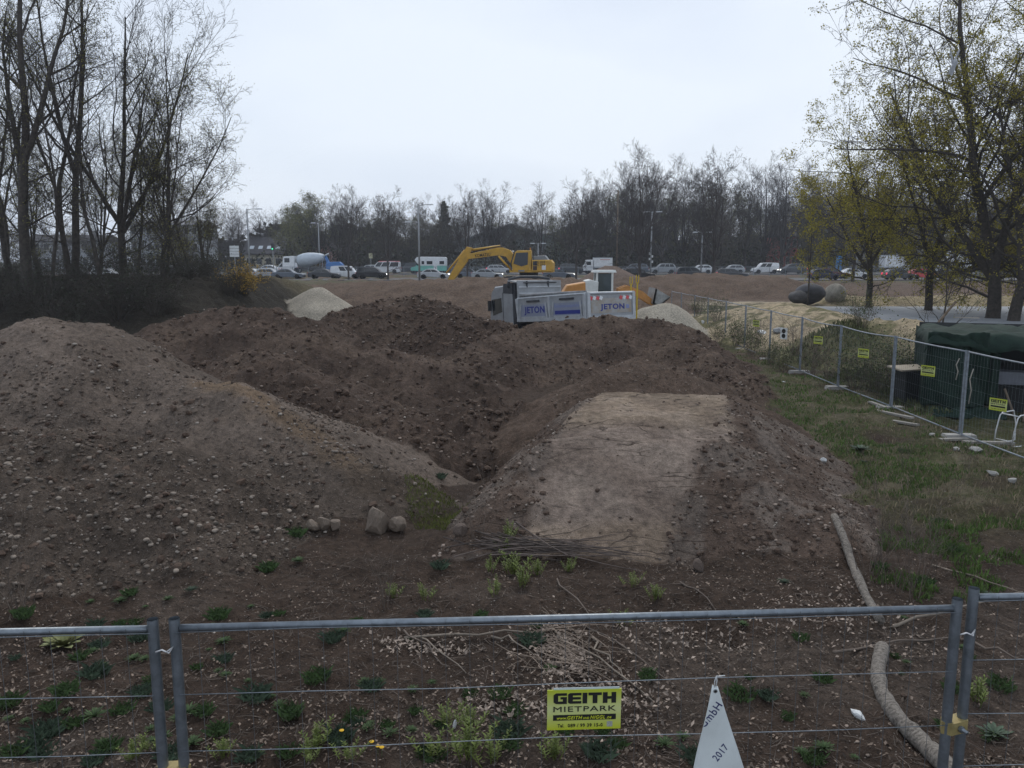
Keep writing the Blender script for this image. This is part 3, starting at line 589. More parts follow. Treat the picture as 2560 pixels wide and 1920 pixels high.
# ------------------------------------------------ fence along the bike track
fx = lambda y: 10.05+.010*(y-17.5)
ypos = [14.0+3.5*i for i in range(12)]; nth = ['first', 'second', 'third', 'fourth', 'fifth', 'sixth', 'seventh', 'eighth', 'ninth', 'tenth', 'eleventh']
gx = [Vector((fx(y)+.03*math.sin(y), y, -.40+.02*math.sin(y*2))) for y in ypos]
for i in range(11):
    ga, gb = gx[i].lerp(gx[i+1], .014), gx[i].lerp(gx[i+1], .986)
    desc = {0: 'mesh fence panel in front of the opening of the green shelter', 1: 'mesh fence panel in front of the green tarpaulin wall', 10: 'far end mesh fence panel by the grit heap and loader'}.get(i, 'mesh fence panel along the bike track, %s counted from the shelter opening' % nth[i])
    fence_panel(ga, gb, desc, 'fence panels along the bike track', sag=.05 if i in (2, 3) else .02)
def track_sign(i, f, z, label): p = gx[i].lerp(gx[i+1], f); return rental_sign((p.x-.06, p.y-.02, z), -R(62), label, 'yellow rental signs', False)
track_sign(0, .62, .62, 'small yellow rental sign on the mesh before the shelter opening')
track_sign(1, .45, .92, 'small yellow rental sign in front of the green tarpaulin wall')
track_sign(2, .5, .92, 'small yellow rental sign on the mesh beside the green shelter, above a board')
track_sign(3, .5, .95, 'small yellow rental sign on the mesh before the sandy jump and brown shrub')
track_sign(5, .5, .95, 'small yellow rental sign on the mesh among bushes near the grit heap')
o = MB().box((0, 0, 0), (.3, .012, .42)).build('notice_board', mat('white_board', (.68, .69, .68), .6, 0, .08, 4)); o.location = (gx[4].lerp(gx[5], .5).x-.05, gx[4].lerp(gx[5], .5).y, .85); o.rotation_euler = (0, 0, -R(55)); lab(o, 'white notice with two dark rings hung on the mesh fence', 'notice')
for z in (.09, -.09): MB().lathe([(.05, -.012), (.085, -.012), (.085, -.007), (.05, -.007)], 14, 'y', (0, 0, z)).build('printed_ring', M_letter, o)

# ================================================================ GREEN SHELTER
sx0, sx1, sy0, sy1, gz = 10.5, 15.2, 20.4, 23.2, -.40
M_tarp = mat('green_tarpaulin', (.017, .036, .026), .8, 0, .35, 3.5, col2=(.008, .018, .014), bump=.6, bscale=7, spec=.2); M_tarpd = mat('black_tarpaulin', (.010, .012, .013), .7, 0, .3, 3, bump=.3, bscale=6)
M_wood = mat('old_timber', (.14, .105, .075), .85, 0, .3, 6, bump=.2, bscale=20)
t = empty('tarpaulin_shelter', (10.72, 20.4, gz), -R(21), 'dark green tarpaulin shelter with an open front behind the mesh fence', 'shelter')
W_, D_ = sx1-sx0, sy1-sy0
def sheet(name, fn_, nu, nv, m, th=.006):
    V = [fn_(i/nu, j/nv) for j in range(nv+1) for i in range(nu+1)]
    o = MB().add(V, [(j*(nu+1)+i, j*(nu+1)+i+1, (j+1)*(nu+1)+i+1, (j+1)*(nu+1)+i) for j in range(nv) for i in range(nu)]).build(name, m, t, True)
    s = o.modifiers.new('thickness', 'SOLIDIFY'); s.thickness = th; return o
nzf = lambda a, b, s=0: float(fbm(np.array([a]), np.array([b]), 70+s, 3)[0])
sheet('roof_tarpaulin', lambda u, v: (u*(W_+.14)-.12+.03*nzf(v*4, u*2), v*(D_+.2)-.16, 2.06+.14*math.sin(min(1, v*1.25)*1.57)-.10*math.sin(math.pi*((u*3) % 1))*v+.035*math.sin(u*38+v*5)*(.4+v)-(.22 if v == 0 else .1 if v < .06 else 0)*(1+.6*nzf(u*9, 3))-(.30 if u == 0 else .12 if u < .03 else 0)+.05*nzf(u*7, v*5)), 60, 24, M_tarp)
sheet('front_tarpaulin', lambda u, v: (u*1.36-.04-.10*(1-v)*(u < .05)+.02*nzf(v*6, u*3, 2), -.02+.10*nzf(u*5+v*1.5, v*1.2, 3)+.05*math.sin(u*15+v*4)*(.4+.6*u)*(1-.5*v), .22+.06*nzf(u*4, 0, 1)+v*1.9), 40, 30, M_tarp)
sheet('side_tarpaulin', lambda u, v: (-.03+.04*nzf(u*5, v*2, 5), u*D_, .1+v*2.0), 20, 12, M_tarp)
sheet('back_tarpaulin', lambda u, v: (u*3.05, D_+.03*nzf(u*5, v*3, 6), .05+v*2.15), 20, 12, M_tarpd); sheet('back_tarpaulin', lambda u, v: (3.05+u*(W_-3.05), D_, .05+v*1.15), 12, 6, M_tarpd)
sheet('back_tarpaulin', lambda u, v: (3.05+u*(W_-3.05), D_, 1.95+v*.3), 12, 3, M_tarpd)
sheet('door_curtain', lambda u, v: (1.30+.30*u, .08+.05*math.sin(u*9), .3+v*1.75), 8, 8, M_tarp)
for x, y in ((0, 0), (1.36, 0), (W_, 0), (0, D_), (W_, D_)): MB().tube([(x+.05, y+(.18 if y == 0 else -.1), 0), (x+.05, y+(.18 if y == 0 else -.1), 2.02)], .035, 8).build('support_post', M_wood, t)
MB().box((W_/2, .18, 2.0), (W_, .06, .08)).build('roof_beam', M_wood, t)
MB().box((3.0, .9, .95), (3.1, .5, .32)).build('counter_board', mat('grey_board', (.16, .17, .20), .7, 0, .15, 3), t); MB().box((3.85, .95, .4), (1.6, .05, .8)).build('counter_front', mat('brown_board', (.085, .066, .055), .8, 0, .25, 3), t)
MB().box((2.3, 1.2, .4), (1.1, .6, .75)).build('dark_block', M_tarpd, t)
for x, a in ((2.0, .35), (2.15, -.15)): MB().tube([(x, -.25, 0), (x-.35*a*2, .12, .75)], .028, 7).build('prop_pole', M_wood, t)
sheet('loose_tarpaulin_flap', lambda u, v: (.05+u*1.7, -.55+v*.55+.08*nzf(u*4, v*3, 8), .05+.18*v*v+.09*max(0, nzf(u*5, v*4, 9))), 24, 10, M_tarp)
MB().box((1.0, 1.6, 2.42), (.6, .04, .03)).build('roof_batten', mat('pale_batten', (.32, .29, .25), .8, 0, .2, 6), t)
for x, z, h in ((.62, .95, .55), (.95, .35, .9)):
    MB().tube([(x, -.12, z), (x+.03, -.13, z+h*.4), (x-.02, -.12, z+h*.7), (x+.04, -.12, z+h)], .013, 6).build('hanging_rope', mat('pale_rope', (.36, .33, .28), .85, 0, .15, 8), t, True)
# metal chair frame, plank and debris at the fence foot
t = empty('chair_frame', (10.72, 16.75, -.42), R(20), 'white metal tubular chair frame lying by the shelter counter', 'chair'); M_white = mat('white_enamel', (.55, .56, .57), .4, .1, .1, 6)
for y in (0, .42): MB().tube([(0, y, .02), (.02, y, .3), (.1, y, .62), (.17, y, .68), (.5, y, .70), (.6, y, .4), (.62, y, .03), (.3, y, 0), (.05, y, .01)], .014, 7).build('tube_frame', M_white, t, True)
MB().tube([(.14, 0, .66), (.14, .42, .66)], .014, 7).build('crossbar', M_white, t, True); MB().tube([(.05, 0, .1), (.05, .42, .1)], .012, 7).build('crossbar', M_white, t, True)
o = MB().box((0, 0, 0), (.9, .7, .04)).build('tabletop_board', mat('pale_ply', (.36, .31, .24), .8, 0, .15, 4, col2=(.27, .23, .17))); o.location = (11.02, 22.0, .60); o.rotation_euler = (R(3), R(-2), R(8)); lab(o, 'weathered plywood board over a dark shadow block beside the green shelter', 'board')
o = MB().box((0, 0, .0), (.5, .5, .95)).build('dark_block', M_tarpd); o.location = (11.05, 22.05, .10); o.rotation_euler = (0, 0, R(8)); lab(o, 'dark block standing in for the shadow under a plywood board beside the green shelter', 'shadow block')  # dark block added where only shadow lies below the board
for i, (x, y, L, rz) in enumerate([(9.75, 20.1, 1.5, 100), (9.9, 21.3, 1.3, 84), (9.6, 19.2, .8, 112), (9.8, 17.3, .9, 20), (10.3, 16.9, 1.2, 8)]):
    z_ = hz(x, y)+.05; o = MB().box((0, 0, 0), (L, .12, .05)).build('loose_plank', mat('grey_plank', (.24, .225, .20), .85, 0, .2, 5)); o.location = (x, y, z_); o.rotation_euler = (0, R(3), R(rz)); lab(o, ['long grey plank along the fence foot beside the loose tarpaulin flap', 'grey plank along the fence foot beside the dark shadow block', 'short grey plank in the grass before the long one', 'grey plank across the fence foot near the chair frame', 'grey plank lying under the chair frame'][i], 'plank', 'planks at the fence foot')
# ================================================================ CARS
def wheel(t, x, y, r, wd, side):
    wl = empty('wheel', (x, y, r)); wl.parent = t
    MB().lathe([(r*.62, -wd/2), (r*.93, -wd/2), (r, -wd*.32), (r, wd*.32), (r*.93, wd/2), (r*.62, wd/2)], 18, 'y').build('tyre', M_tyre, wl, True)
    MB().lathe([(r*.2, side*wd*.46), (r*.3, side*wd*.40), (r*.60, side*wd*.36), (r*.64, side*wd*.5)] if side > 0 else [(r*.64, side*wd*.5), (r*.60, side*wd*.36), (r*.3, side*wd*.40), (r*.2, side*wd*.46)], 14, 'y').build('rim', M_rim, wl, True)
KIND = {  # length, width, height, cowl, roof front, roof rear, rear base, bonnet z, belt z, tail z
 'hatch': (4.1, 1.75, 1.48, .23, .07, -.34, -.47, .88, .92, .92), 'sedan': (4.6, 1.80, 1.45, .21, .04, -.22, -.37, .86, .92, .98),
 'estate': (4.65, 1.80, 1.49, .21, .05, -.38, -.48, .88, .93, .93), 'mpv': (4.5, 1.84, 1.70, .29, .10, -.40, -.485, .98, 1.02, 1.0),
 'suv': (4.5, 1.86, 1.72, .22, .08, -.38, -.48, 1.02, 1.06, 1.05), 'van': (4.45, 1.82, 1.86, .30, .14, -.465, -.49, 1.02, 1.08, 1.05), 'minibus': (5.0, 1.95, 2.05, .40, .25, -.47, -.49, 1.05, 1.15, 1.1)}
def car(kind, pt, label, px, D, z, face, lights='', glass=True, roof=None, yaw=0, group='cars queueing on the road'):
    L, W, H, cw, rf, rr, rb, hb, hbelt, ht = KIND[kind]; x = PX(px, D, z)
    t = empty({'van': 'panel_van', 'minibus': 'minibus'}.get(kind, 'car'), (x, D, z), (0 if face > 0 else math.pi)+R(yaw), label, {'van': 'van', 'minibus': 'minibus'}.get(kind, 'car'), group)
    h = L/2; wx, wr = .305*L, .33 if kind not in ('minibus', 'van', 'suv') else .35; gc = .19
    arch = lambda c: [(c+(wr+.06)*math.cos(a), wr*.95+(wr+.06)*math.sin(a)) for a in np.linspace(math.pi, 0, 8)]
    low = [(-h+.06, gc+.06)]+[(-wx-wr-.06, gc)]+[p for p in arch(-wx) if p[1] >= gc]+[(wx-wr-.06, gc)]+[p for p in arch(wx) if p[1] >= gc]+[(h-.1, gc), (h-.01, .34), (h, .56), (h-.08, .70), (h-.25, hb-.10), (cw*L+.05, hb), (cw*L-.12, hbelt), (0, hbelt+.02), (rb*L+.1, ht), (-h+.07, ht-.05), (-h, .72), (-h, .42)]
    b = MB().prism(low, -W/2, W/2, .09)
    cab = [(cw*L, hbelt-.06), ((cw*.45+rf*.55)*L, hbelt+(H-hbelt)*.62), (rf*L, H-.06), ((rf*.6+rr*.4)*L, H), ((rf*.2+rr*.8)*L, H-.01), (rr*L, H-.08), ((rr*.4+rb*.6)*L, hbelt+(H-hbelt)*.5), (rb*L, ht-.05)]
    tum = .17 if kind not in ('van', 'minibus') else .10
    hw = lambda zz: W/2-.05-tum*max(0, (zz-hbelt)/(H-hbelt)); n = len(cab)
    rm = MB(); V = [(p[0], s*hw(p[1]), p[1]) for s in (-1, 1) for p in cab]
    fc = [(i, i+n, (i+1) % n+n, (i+1) % n) for i in range(n)]+[tuple(range(n)), tuple(range(2*n-1, n-1, -1))]
    b.add(V, fc) if roof is None else rm.add(V, fc)
    bo = b.build('body', pt, t)
    if roof is not None: rm.build('cabin', pt, t); MB().box(((rf+rr)/2*L, 0, H+.015), ((rf-rr)*L*.98, W*.78, .09), None, .94).build('roof', roof, t)
    def pane(name, a, b_, wa, wb, off):
        d = Vector((b_[0]-a[0], 0, b_[1]-a[1])); nn = Vector((d.z, 0, -d.x)).normalized()*off
        MB().add([(a[0]+nn.x, -wa, a[1]+nn.z), (a[0]+nn.x, wa, a[1]+nn.z), (b_[0]+nn.x, wb, b_[1]+nn.z), (b_[0]+nn.x, -wb, b_[1]+nn.z)], [(0, 1, 2, 3)]).build(name, M_glass, t)
    l3 = lambda a, b_, k: (a[0]+(b_[0]-a[0])*k, a[1]+(b_[1]-a[1])*k)
    fz = hbelt+.05; A, B = cab[0], cab[2]; Ck, Dk = cab[5], cab[7]
    wsA, wsB = l3(cab[1], cab[0], .82), l3(cab[1], cab[2], .85)
    pane('windshield', cab[1], l3(cab[1], cab[0], .8), hw(cab[1][1])-.07, hw(hbelt)-.07, .012); pane('windshield', l3(cab[1], cab[2], .86), cab[1], hw(H)-.05, hw(cab[1][1])-.07, .012)
    pane('rear_window', l3(Ck, Dk, .62), l3(Ck, Dk, .10), hw(fz)-.12, hw(H)-.1, .012)
    top = H-.13; xf0, xf1 = cw*L-.16, rf*L-.02; xr0, xr1 = rb*L+.22, rr*L+.06
    cuts = {'van': [.0, .30], 'minibus': [0, .24, .6, 1]}.get(kind, [0, .36, .68, 1] if kind in ('estate', 'mpv', 'suv') else [0, .45, 1])
    cuts = cuts if glass or kind != 'van' else cuts
    if kind == 'van' and glass: cuts = [0, .30, .62]
    for s in (-1, 1):
        for c0, c1 in zip(cuts[:-1], cuts[1:]):
            g = .03; lo = lambda c: xf0+(xr0-xf0)*c; hi = lambda c: xf1+(xr1-xf1)*c; k0, k1 = c0+.018*(c0 > 0), c1-.018
            q = [(lo(k0), fz), (lo(k1), fz), (hi(k1), top), (hi(k0), top)]
            MB().add([(p[0], s*(hw(p[1])+.008), p[1]) for p in q], [(0, 1, 2, 3) if s < 0 else (3, 2, 1, 0)]).build('side_window', M_glass, t)
        wheel(t, wx, s*(W/2-.10), wr, .2, s); wheel(t, -wx, s*(W/2-.10), wr, .2, s)
        MB().box((h-.10, s*(W/2-.27), .66), (.16, .34, .15), (0, R(25), 0)).build('headlight', M_lit if 'h' in lights else M_lamp, t)
        MB().box((-h+.03, s*(W/2-.16), .82 if kind not in ('van', 'minibus') else 1.0), (.1, .22, .26)).build('tail_light', M_redlit if 't' in lights else M_red, t)
        MB().box((cw*L-.25, s*(W/2+.07), hbelt+.08), (.1, .16, .13)).build('wing_mirror', pt, t)
    MB().box((h+.0, 0, .34), (.06, W*.72, .14)).build('front_grille', M_black, t)
    MB().box((-h-.004, 0, .58), (.012, .5, .11)).build('number_plate', MATS.get('plate') or mat('plate', (.6, .6, .58), .5, 0, .05, 4), t)
    return t
silver, white, black, dgrey = paint('silver', (.30, .32, .34), .3), paint('white', (.66, .68, .70)), paint('black', (.013, .014, .017)), paint('dark_grey', (.045, .05, .058))
dblue, lgrey, dred, bgrey, turq, redp, nblue = paint('dark_blue', (.018, .025, .07)), paint('light_grey', (.42, .44, .46)), paint('dark_red', (.09, .012, .018)), paint('blue_grey', (.10, .12, .15)), paint('turquoise', (.16, .50, .42)), paint('red', (.55, .05, .06)), paint('mid_blue', (.04, .16, .42))
N, Fz = .88, 1.28     # road levels of the near and the far carriageway
CARS = [
 ('hatch', silver, 'silver hatchback passing behind the bare tree trunks on the bank', 205, 118, N, 1, '', 1), ('estate', white, 'white estate car glimpsed between the bare trunks', 272, 116, N, 1, '', 1),
 ('estate', lgrey, 'pale grey estate car half hidden by the grassy bank crest', 630, 120, N, 1, '', 1), ('sedan', white, 'white saloon in the lane beyond the pale grey estate car', 668, 139, Fz, -1, '', 1),
 ('hatch', silver, 'silver hatchback under the house by the mixer truck front', 676, 118, N, 1, '', 1), ('sedan', bgrey, 'grey green saloon in front of the small white van', 722, 117, N, 1, '', 1),
 ('van', white, 'small plain white van directly before the mixer truck cab', 717, 143, Fz, -1, '', 0), ('sedan', dgrey, 'dark grey saloon with reflecting windscreen behind the dirt hump', 812, 118, N, 1, '', 1),
 ('van', white, 'white delivery van with side windows behind a thin street tree', 866, 119, N, 1, '', 1), ('mpv', black, 'black people carrier with headlights on following the white delivery van', 931, 117, N, 1, 'h', 1),
 ('hatch', lgrey, 'pale grey hatchback beyond the black people carrier', 922, 139, Fz, -1, '', 1),
 ('van', dgrey, 'dark grey van between the red roofed minibus and the turquoise motorhome', 1014, 141, Fz, -1, 't', 0), ('sedan', lgrey, 'pale silver saloon beside the lamp post and excavator arm', 1084, 117, N, 1, 'h', 1),
 ('suv', dgrey, 'dark grey car behind the excavator arm after the motorhome', 1133, 140, Fz, -1, '', 1), ('hatch', bgrey, 'dark blue grey hatchback below the excavator boom', 1172, 120, N, 1, '', 1),
 ('sedan', silver, 'silver saloon with headlights on below the excavator boom', 1218, 117, N, 1, 'h', 1), ('estate', lgrey, 'pale estate car in the far lane under the excavator boom', 1250, 139, Fz, 1, 't', 1),
 ('sedan', bgrey, 'blue grey saloon with headlights on beside the excavator counterweight', 1396, 117, N, 1, 'h', 1), ('suv', dgrey, 'dark off roader with red tail light before the white box trailer', 1430, 138, Fz, 1, 't', 1),
 ('estate', black, 'black estate car with pale windscreen beside the pointed dirt cone', 1596, 117, N, 1, '', 1), ('mpv', bgrey, 'blue grey people carrier beyond the black estate car', 1587, 140, Fz, -1, '', 1),
 ('suv', silver, 'silver off roader facing the dirt cone in the far lane', 1656, 138, Fz, -1, '', 1), ('mpv', dgrey, 'dark slate people carrier beside the large dark street tree', 1727, 117, N, 1, '', 1),
 ('hatch', white, 'white hatchback beyond the dark slate people carrier', 1750, 140, Fz, -1, '', 1), ('estate', dgrey, 'dark grey estate car with red tail light beside the big street tree trunk', 1828, 117, N, 1, 't', 1),
 ('hatch', lgrey, 'pale grey hatchback beyond the dark estate car with tail light', 1830, 141, Fz, -1, '', 1), ('van', white, 'white passenger van with wide side windows in the far lane', 1912, 138, Fz, -1, '', 1),
 ('mpv', dgrey, 'dark grey people carrier following the white passenger van', 1980, 136, Fz, -1, 'ht', 1), ('hatch', dblue, 'dark blue hatchback with sloping rear beside a dark red car', 2060, 110.5, N, 1, '', 1),
 ('estate', dred, 'dark red estate car with headlights on beside the dark blue hatchback', 2082, 119, N, 1, 'h', 1), ('sedan', white, 'white saloon behind the trunk of a dark street tree', 2132, 121, N, 1, '', 1),
 ('hatch', dgrey, 'dark hatchback with glowing red tail light under drooping maple branches', 2246, 112, N, 1, 't', 1), ('hatch', redp, 'red hatchback behind the drooping yellow green maple leaves', 2306, 114, N, 1, '', 1)]
for c in CARS: car(c[0], c[1], c[2], c[3], c[4], c[5], c[6], c[7], bool(c[8]))
car('minibus', white, 'white minibus with a bright red roof before the dark grey van', 966, 139, Fz, -1, '', True, roof=redp, group='vans on the far carriageway')
# ---- turquoise and white motorhome
def P2(px, D, z): return PX(px, D, z)
t = empty('motorhome', (P2(1073, 140, Fz), 140, Fz), math.pi, 'turquoise and white motorhome with a rounded overcab', 'motorhome')
MB().prism([(-3.1, .45), (1.5, .45), (1.5, 1.3), (-3.1, 1.3)], -1.1, 1.1, .06).build('lower_body', turq, t)
MB().prism([(-3.1, 1.32), (1.55, 1.32), (2.2, 2.05), (2.35, 2.35), (2.0, 2.75), (1.2, 2.85), (-2.9, 2.8), (-3.1, 2.6)], -1.12, 1.12, .08).build('upper_body', white, t)
MB().prism([(1.5, .4), (3.05, .45), (3.1, .8), (2.85, 1.1), (2.2, 1.25), (1.9, 1.9), (1.5, 1.95)], -1.0, 1.0, .08).build('cab', turq, t)
for s in (-1, 1):
    for x, w_, hh in ((-2.3, .8, .55), (-.2, 1.0, .55), (.95, .45, .55)): MB().box((x, s*1.125, 1.85), (w_, .02, hh)).build('side_window', M_glass, t)
    MB().box((1.8, s*1.005, 1.55), (.55, .02, .42)).build('cab_window', M_glass, t); MB().box((-1.2, s*1.125, 1.45), (.6, .02, 1.6)).build('door', white, t)
    for x in (2.3, -1.6): wheel(t, x, s*.88, .36, .22, s)
    MB().box((3.05, s*.75, .8), (.12, .3, .2)).build('headlight', M_lamp, t)
# ---- concrete mixer
t = empty('concrete_mixer_truck', (P2(772, 143, Fz), 143, Fz), math.pi, 'white concrete mixer truck with a pale grey drum', 'truck')
MB().prism([(2.2, .6), (4.2, .6), (4.3, 1.0), (4.25, 2.0), (4.05, 2.9), (2.2, 3.0)], -1.2, 1.2, .1).build('cab', white, t)
MB().box((4.2, 0, 2.25), (.12, 2.1, .9), (0, R(-10), 0)).build('windshield', M_glass, t); 
for s in (-1, 1): MB().box((3.45, s*1.21, 2.25), (.9, .02, .75)).build('side_window', M_glass, t)
MB().box((-.8, 0, .85), (7.4, .9, .3)).build('chassis', M_black, t)
dr = MB().lathe([(.45, 1.9), (1.0, 1.5), (1.2, .6), (1.22, -.2), (1.05, -1.4), (.75, -2.5), (.55, -3.0)], 24, 'x').build('drum', mat('drum_grey', (.42, .47, .52), .5, 0, .1, 1.5), t, True); dr.location = (.15, 0, 2.35); dr.rotation_euler = (0, R(8), 0)
MB().tube([(-2.9, -.5, 3.0), (-3.5, -.5, 3.4), (-3.7, .5, 3.4), (-2.9, .5, 3.0)], .12, 8).build('hopper', mat('pale_metal', (.5, .52, .53), .5, .2, .1, 3), t, True)
MB().prism([(-3.9, 1.5), (-3.3, 1.6), (-2.9, 3.1), (-3.2, 3.1)], -.35, .35).build('chute', nblue, t)
for s in (-1, 1):
    MB().box((-2.7, s*.9, 1.8), (.14, .1, 1.7)).build('drum_support', M_galv_far, t)
    for x in (3.3, 1.9, -1.7, -2.9): wheel(t, x, s*1.02, .5, .28, s)
    MB().box((4.27, s*.9, .95), (.1, .3, .22)).build('headlight', M_lamp, t)
t = empty('tarpaulin_trailer', (P2(838, 139, Fz), 139, Fz), 0, 'small trailer under a bright blue tarpaulin behind the mixer truck', 'trailer')
MB().prism([(-1.4, .7), (1.4, .7), (1.45, 1.5), (.9, 2.0), (-1.0, 1.95), (-1.4, 1.6)], -.8, .8, .1).build('tarpaulin_cover', nblue, t); MB().box((0, 0, .55), (2.9, 1.6, .22)).build('flatbed', M_galv_far, t)
for s in (-1, 1): wheel(t, 0, s*.85, .33, .2, s)
MB().tube([(1.4, 0, .5), (2.4, 0, .5)], .05, 6).build('drawbar', M_galv_far, t)
# ---- white box trailer, white box truck
def box_truck(name, px, D, z, face, L, H, label, cat):
    t = empty(name, (P2(px, D, z), D, z), 0 if face > 0 else math.pi, label, cat)
    MB().box((-.6, 0, .95+H/2), (L, 2.3, H)).build('cargo_box', white, t); MB().box((0, 0, .75), (L+1.4, .9, .22)).build('chassis', M_black, t)
    for z_ in (1.0, .95+H): MB().box((-.6, 0, z_), (L+.06, 2.36, .08)).build('box_rail', M_galv_far, t)
    x = L/2-.6+.95; MB().prism([(x-.85, .5), (x+.75, .5), (x+.8, 1.3), (x+.35, 2.3), (x-.85, 2.35)], -1.05, 1.05, .08).build('cab', white, t)
    MB().box((x+.58, 0, 1.8), (.06, 1.8, .75), (0, R(-24), 0)).build('windshield', M_glass, t)
    for s in (-1, 1):
        MB().box((x-.1, s*1.06, 1.75), (.7, .02, .6)).build('side_window', M_glass, t)
        for wx in (x, -L/2+.5): wheel(t, wx, s*.92, .4, .24, s)
        MB().box((x+.78, s*.8, .85), (.08, .28, .2)).build('headlight', M_lamp, t)
    return t
tb = box_truck('box_truck', 1497, 137, Fz, -1, 3.1, 1.75, 'white box truck with faint red lettering behind the loader', 'truck')
MB().box((-.9, 1.16, 2.35), (1.7, .01, .1)).build('red_lettering_band', mat('faded_red', (.45, .16, .16), .6, 0, .3, 9), tb)
box_truck('box_truck', 2386, 132, Fz, -1, 3.0, 2.9, 'tall pale box truck hidden behind the maple foliage', 'truck')
box_truck('box_truck', 2235, 139, Fz, 1, 3.2, 2.2, 'white and dark box truck behind the trunk of a young maple', 'truck')

# ================================================================ TIPPER TRUCK
M_sil = mat('silver_truck_paint', (.33, .35, .375), .42, .15, .18, 1.3, col2=(.23, .235, .24)); M_alu = mat('brushed_alloy', (.42, .44, .46), .45, .2, .18, 3); M_dk = mat('dark_trim', (.03, .033, .04), .55, 0, .2, 4)
hd = R(180-60); tr = empty('tipper_truck', (3.15, 33.0, -.1), hd, 'silver tipper truck with blue lettering seen from behind over the earth mound', 'truck')
tr.rotation_euler = (0, R(4.6), hd)
# local frame: +x towards the cab, origin at the rear near corner, -y... body runs from x=0 to 5.6, y from 0 to -2.45
Wd = 2.45; bz0, bz1 = 1.25, 2.3
def yl(v): return -v
MB().box((2.8, -Wd/2, bz0), (5.6, Wd-.1, .14)).build('tipper_floor', M_alu, tr)
def side_panel(y, out):
    for k in range(3): pass
    s = MB().box((2.8, y, (bz0+bz1)/2), (5.6, .06, bz1-bz0)).build('side_board', M_sil, tr)
    MB().tube([(0, y, bz1), (5.6, y, bz1)], .055, 8).build('board_rim', M_alu, s); MB().box((2.8, y+out*.05, bz0+.04), (5.6, .07, .16)).build('lower_rail', M_alu, s)
    for x in (.06, 2.75, 5.54): MB().box((x, y+out*.06, (bz0+bz1)/2), (.13, .08, bz1-bz0), (0, R(8 if x > 1 else 0), 0)).build('stanchion', M_alu, s)
    return s
nearb = side_panel(0, 1); farb = side_panel(-Wd, -1)
M_lilac = mat('pale_panel', (.24, .265, .34), .4, .1, .08, 2); M_jb = mat('jeton_blue', (.018, .03, .21), .5, 0, .1, 4)
for x, w_ in ((4.15, 2.3), (1.4, 2.2)):
    MB().box((x, .04, 1.70), (w_, .02, .55)).build('inset_panel', M_lilac, nearb)
    for dx in (-1, 1): MB().box((x+dx*(w_/2-.02), .06, 1.70), (.09, .05, .66), (0, R(-dx*9), 0)).build('panel_rib', M_alu, nearb)
    MB().box((x, .06, 1.40), (w_-.2, .05, .08)).build('panel_rib', M_alu, nearb); MB().box((x, .055, 2.14), (1.1, .04, .08)).build('tarpaulin_latch', M_dk, nearb)
ry = math.pi
letters('lettering', 'JETON', .40, (4.05, .052, 1.70), nearb, M_jb, 1.75, .03, 0, .006, (0, 0, ry)); letters('lettering', 'Gm', .2, (3.05, .052, 1.66), nearb, mat('faint_blue', (.2, .24, .45), .5, 0, .1, 4), .18, 0, 0, .006, (0, 0, ry))
letters('lettering', 'Schuttransporte', .17, (1.4, .052, 1.83), nearb, MATS['faint_blue'], 1.9, .01, 0, .006, (0, 0, ry)); MB().box((1.35, .052, 1.57), (1.95, .008, .16)).build('blue_strip', M_jb, nearb)
# tailgate
tg = MB().box((-.03, -Wd/2, (bz0+bz1)/2-.02), (.06, Wd-.1, bz1-bz0-.05)).build('tailgate', M_sil, tr)
for y in (-.06, -Wd+.06): MB().box((-.06, y, (bz0+bz1)/2), (.1, .13, bz1-bz0+.1)).build('corner_post', M_alu, tg)
MB().box((-.07, -Wd/2, bz0+.02), (.1, Wd, .16)).build('lower_rail', M_alu, tg); MB().tube([(-.05, 0, bz1), (-.05, -Wd, bz1)], .06, 8).build('top_rail', M_alu, tg)
MB().box((-.066, -Wd/2, 1.78), (.012, 2.1, .62)).build('inset_panel', mat('ground_reflection_panel', (.30, .25, .19), .5, .1, .2, 3, col2=(.36, .37, .38)), tg)  # brown reflection of the ground painted into the panel colour
letters('lettering', 'JETON', .30, (-.074, -Wd/2-.05, 1.70), tg, M_jb, 1.25, .03, 0, .006, (0, 0, -R(90))); MB().box((-.076, -Wd+.38, 1.72), (.006, .16, .16)).build('faint_mark', MATS['faint_blue'], tg)
for y in (-.5, -2.05):
    for k in range(4): MB().box((-.08, y-.27+.17*k+.08, 2.10), (.008, .15, .15), (R(25), 0, 0)).build('warning_stripe', redp if k % 2 else white, tg)
# headboard with cab protector and tarpaulin bow
hbd = MB().box((5.6, -Wd/2, 2.35), (.08, Wd, 1.6)).build('headboard', M_sil, tr)
MB().prism([(5.6, 3.1), (6.5, 3.22), (6.5, 3.16), (5.6, 3.03)], -Wd, 0).build('cab_protector', M_sil, hbd)
for z in (2.55, 2.85): MB().box((5.55, -Wd/2, z), (.05, Wd-.1, .06)).build('rib', M_alu, hbd)
for y in (-.5, -1.7): MB().box((5.53, y, 2.98), (.06, .05, .3)).build('hinge', M_dk, hbd)
MB().tube([(5.5, -.3, 3.05), (5.5, -Wd+.3, 3.05)], .03, 6).build('hinge_bar', M_dk, hbd)
MB().tube([(6.4, .05, 2.9), (6.5, -.1, 3.28), (6.6, -Wd*.3, 3.38), (6.6, -Wd*.7, 3.38), (6.5, -Wd+.1, 3.28), (6.4, -Wd-.05, 2.95)], .07, 8).build('tarpaulin_roll', M_dk, tr, True)
MB().tube([(5.4, -.02, 2.42), (3.5, -.05, 2.42), (2, -.06, 2.40), (.1, -.05, 2.36)], .07, 7).build('side_tarpaulin_roll', mat('grey_tarpaulin', (.20, .205, .21), .7, 0, .3, 3, bump=.3), tr, True)
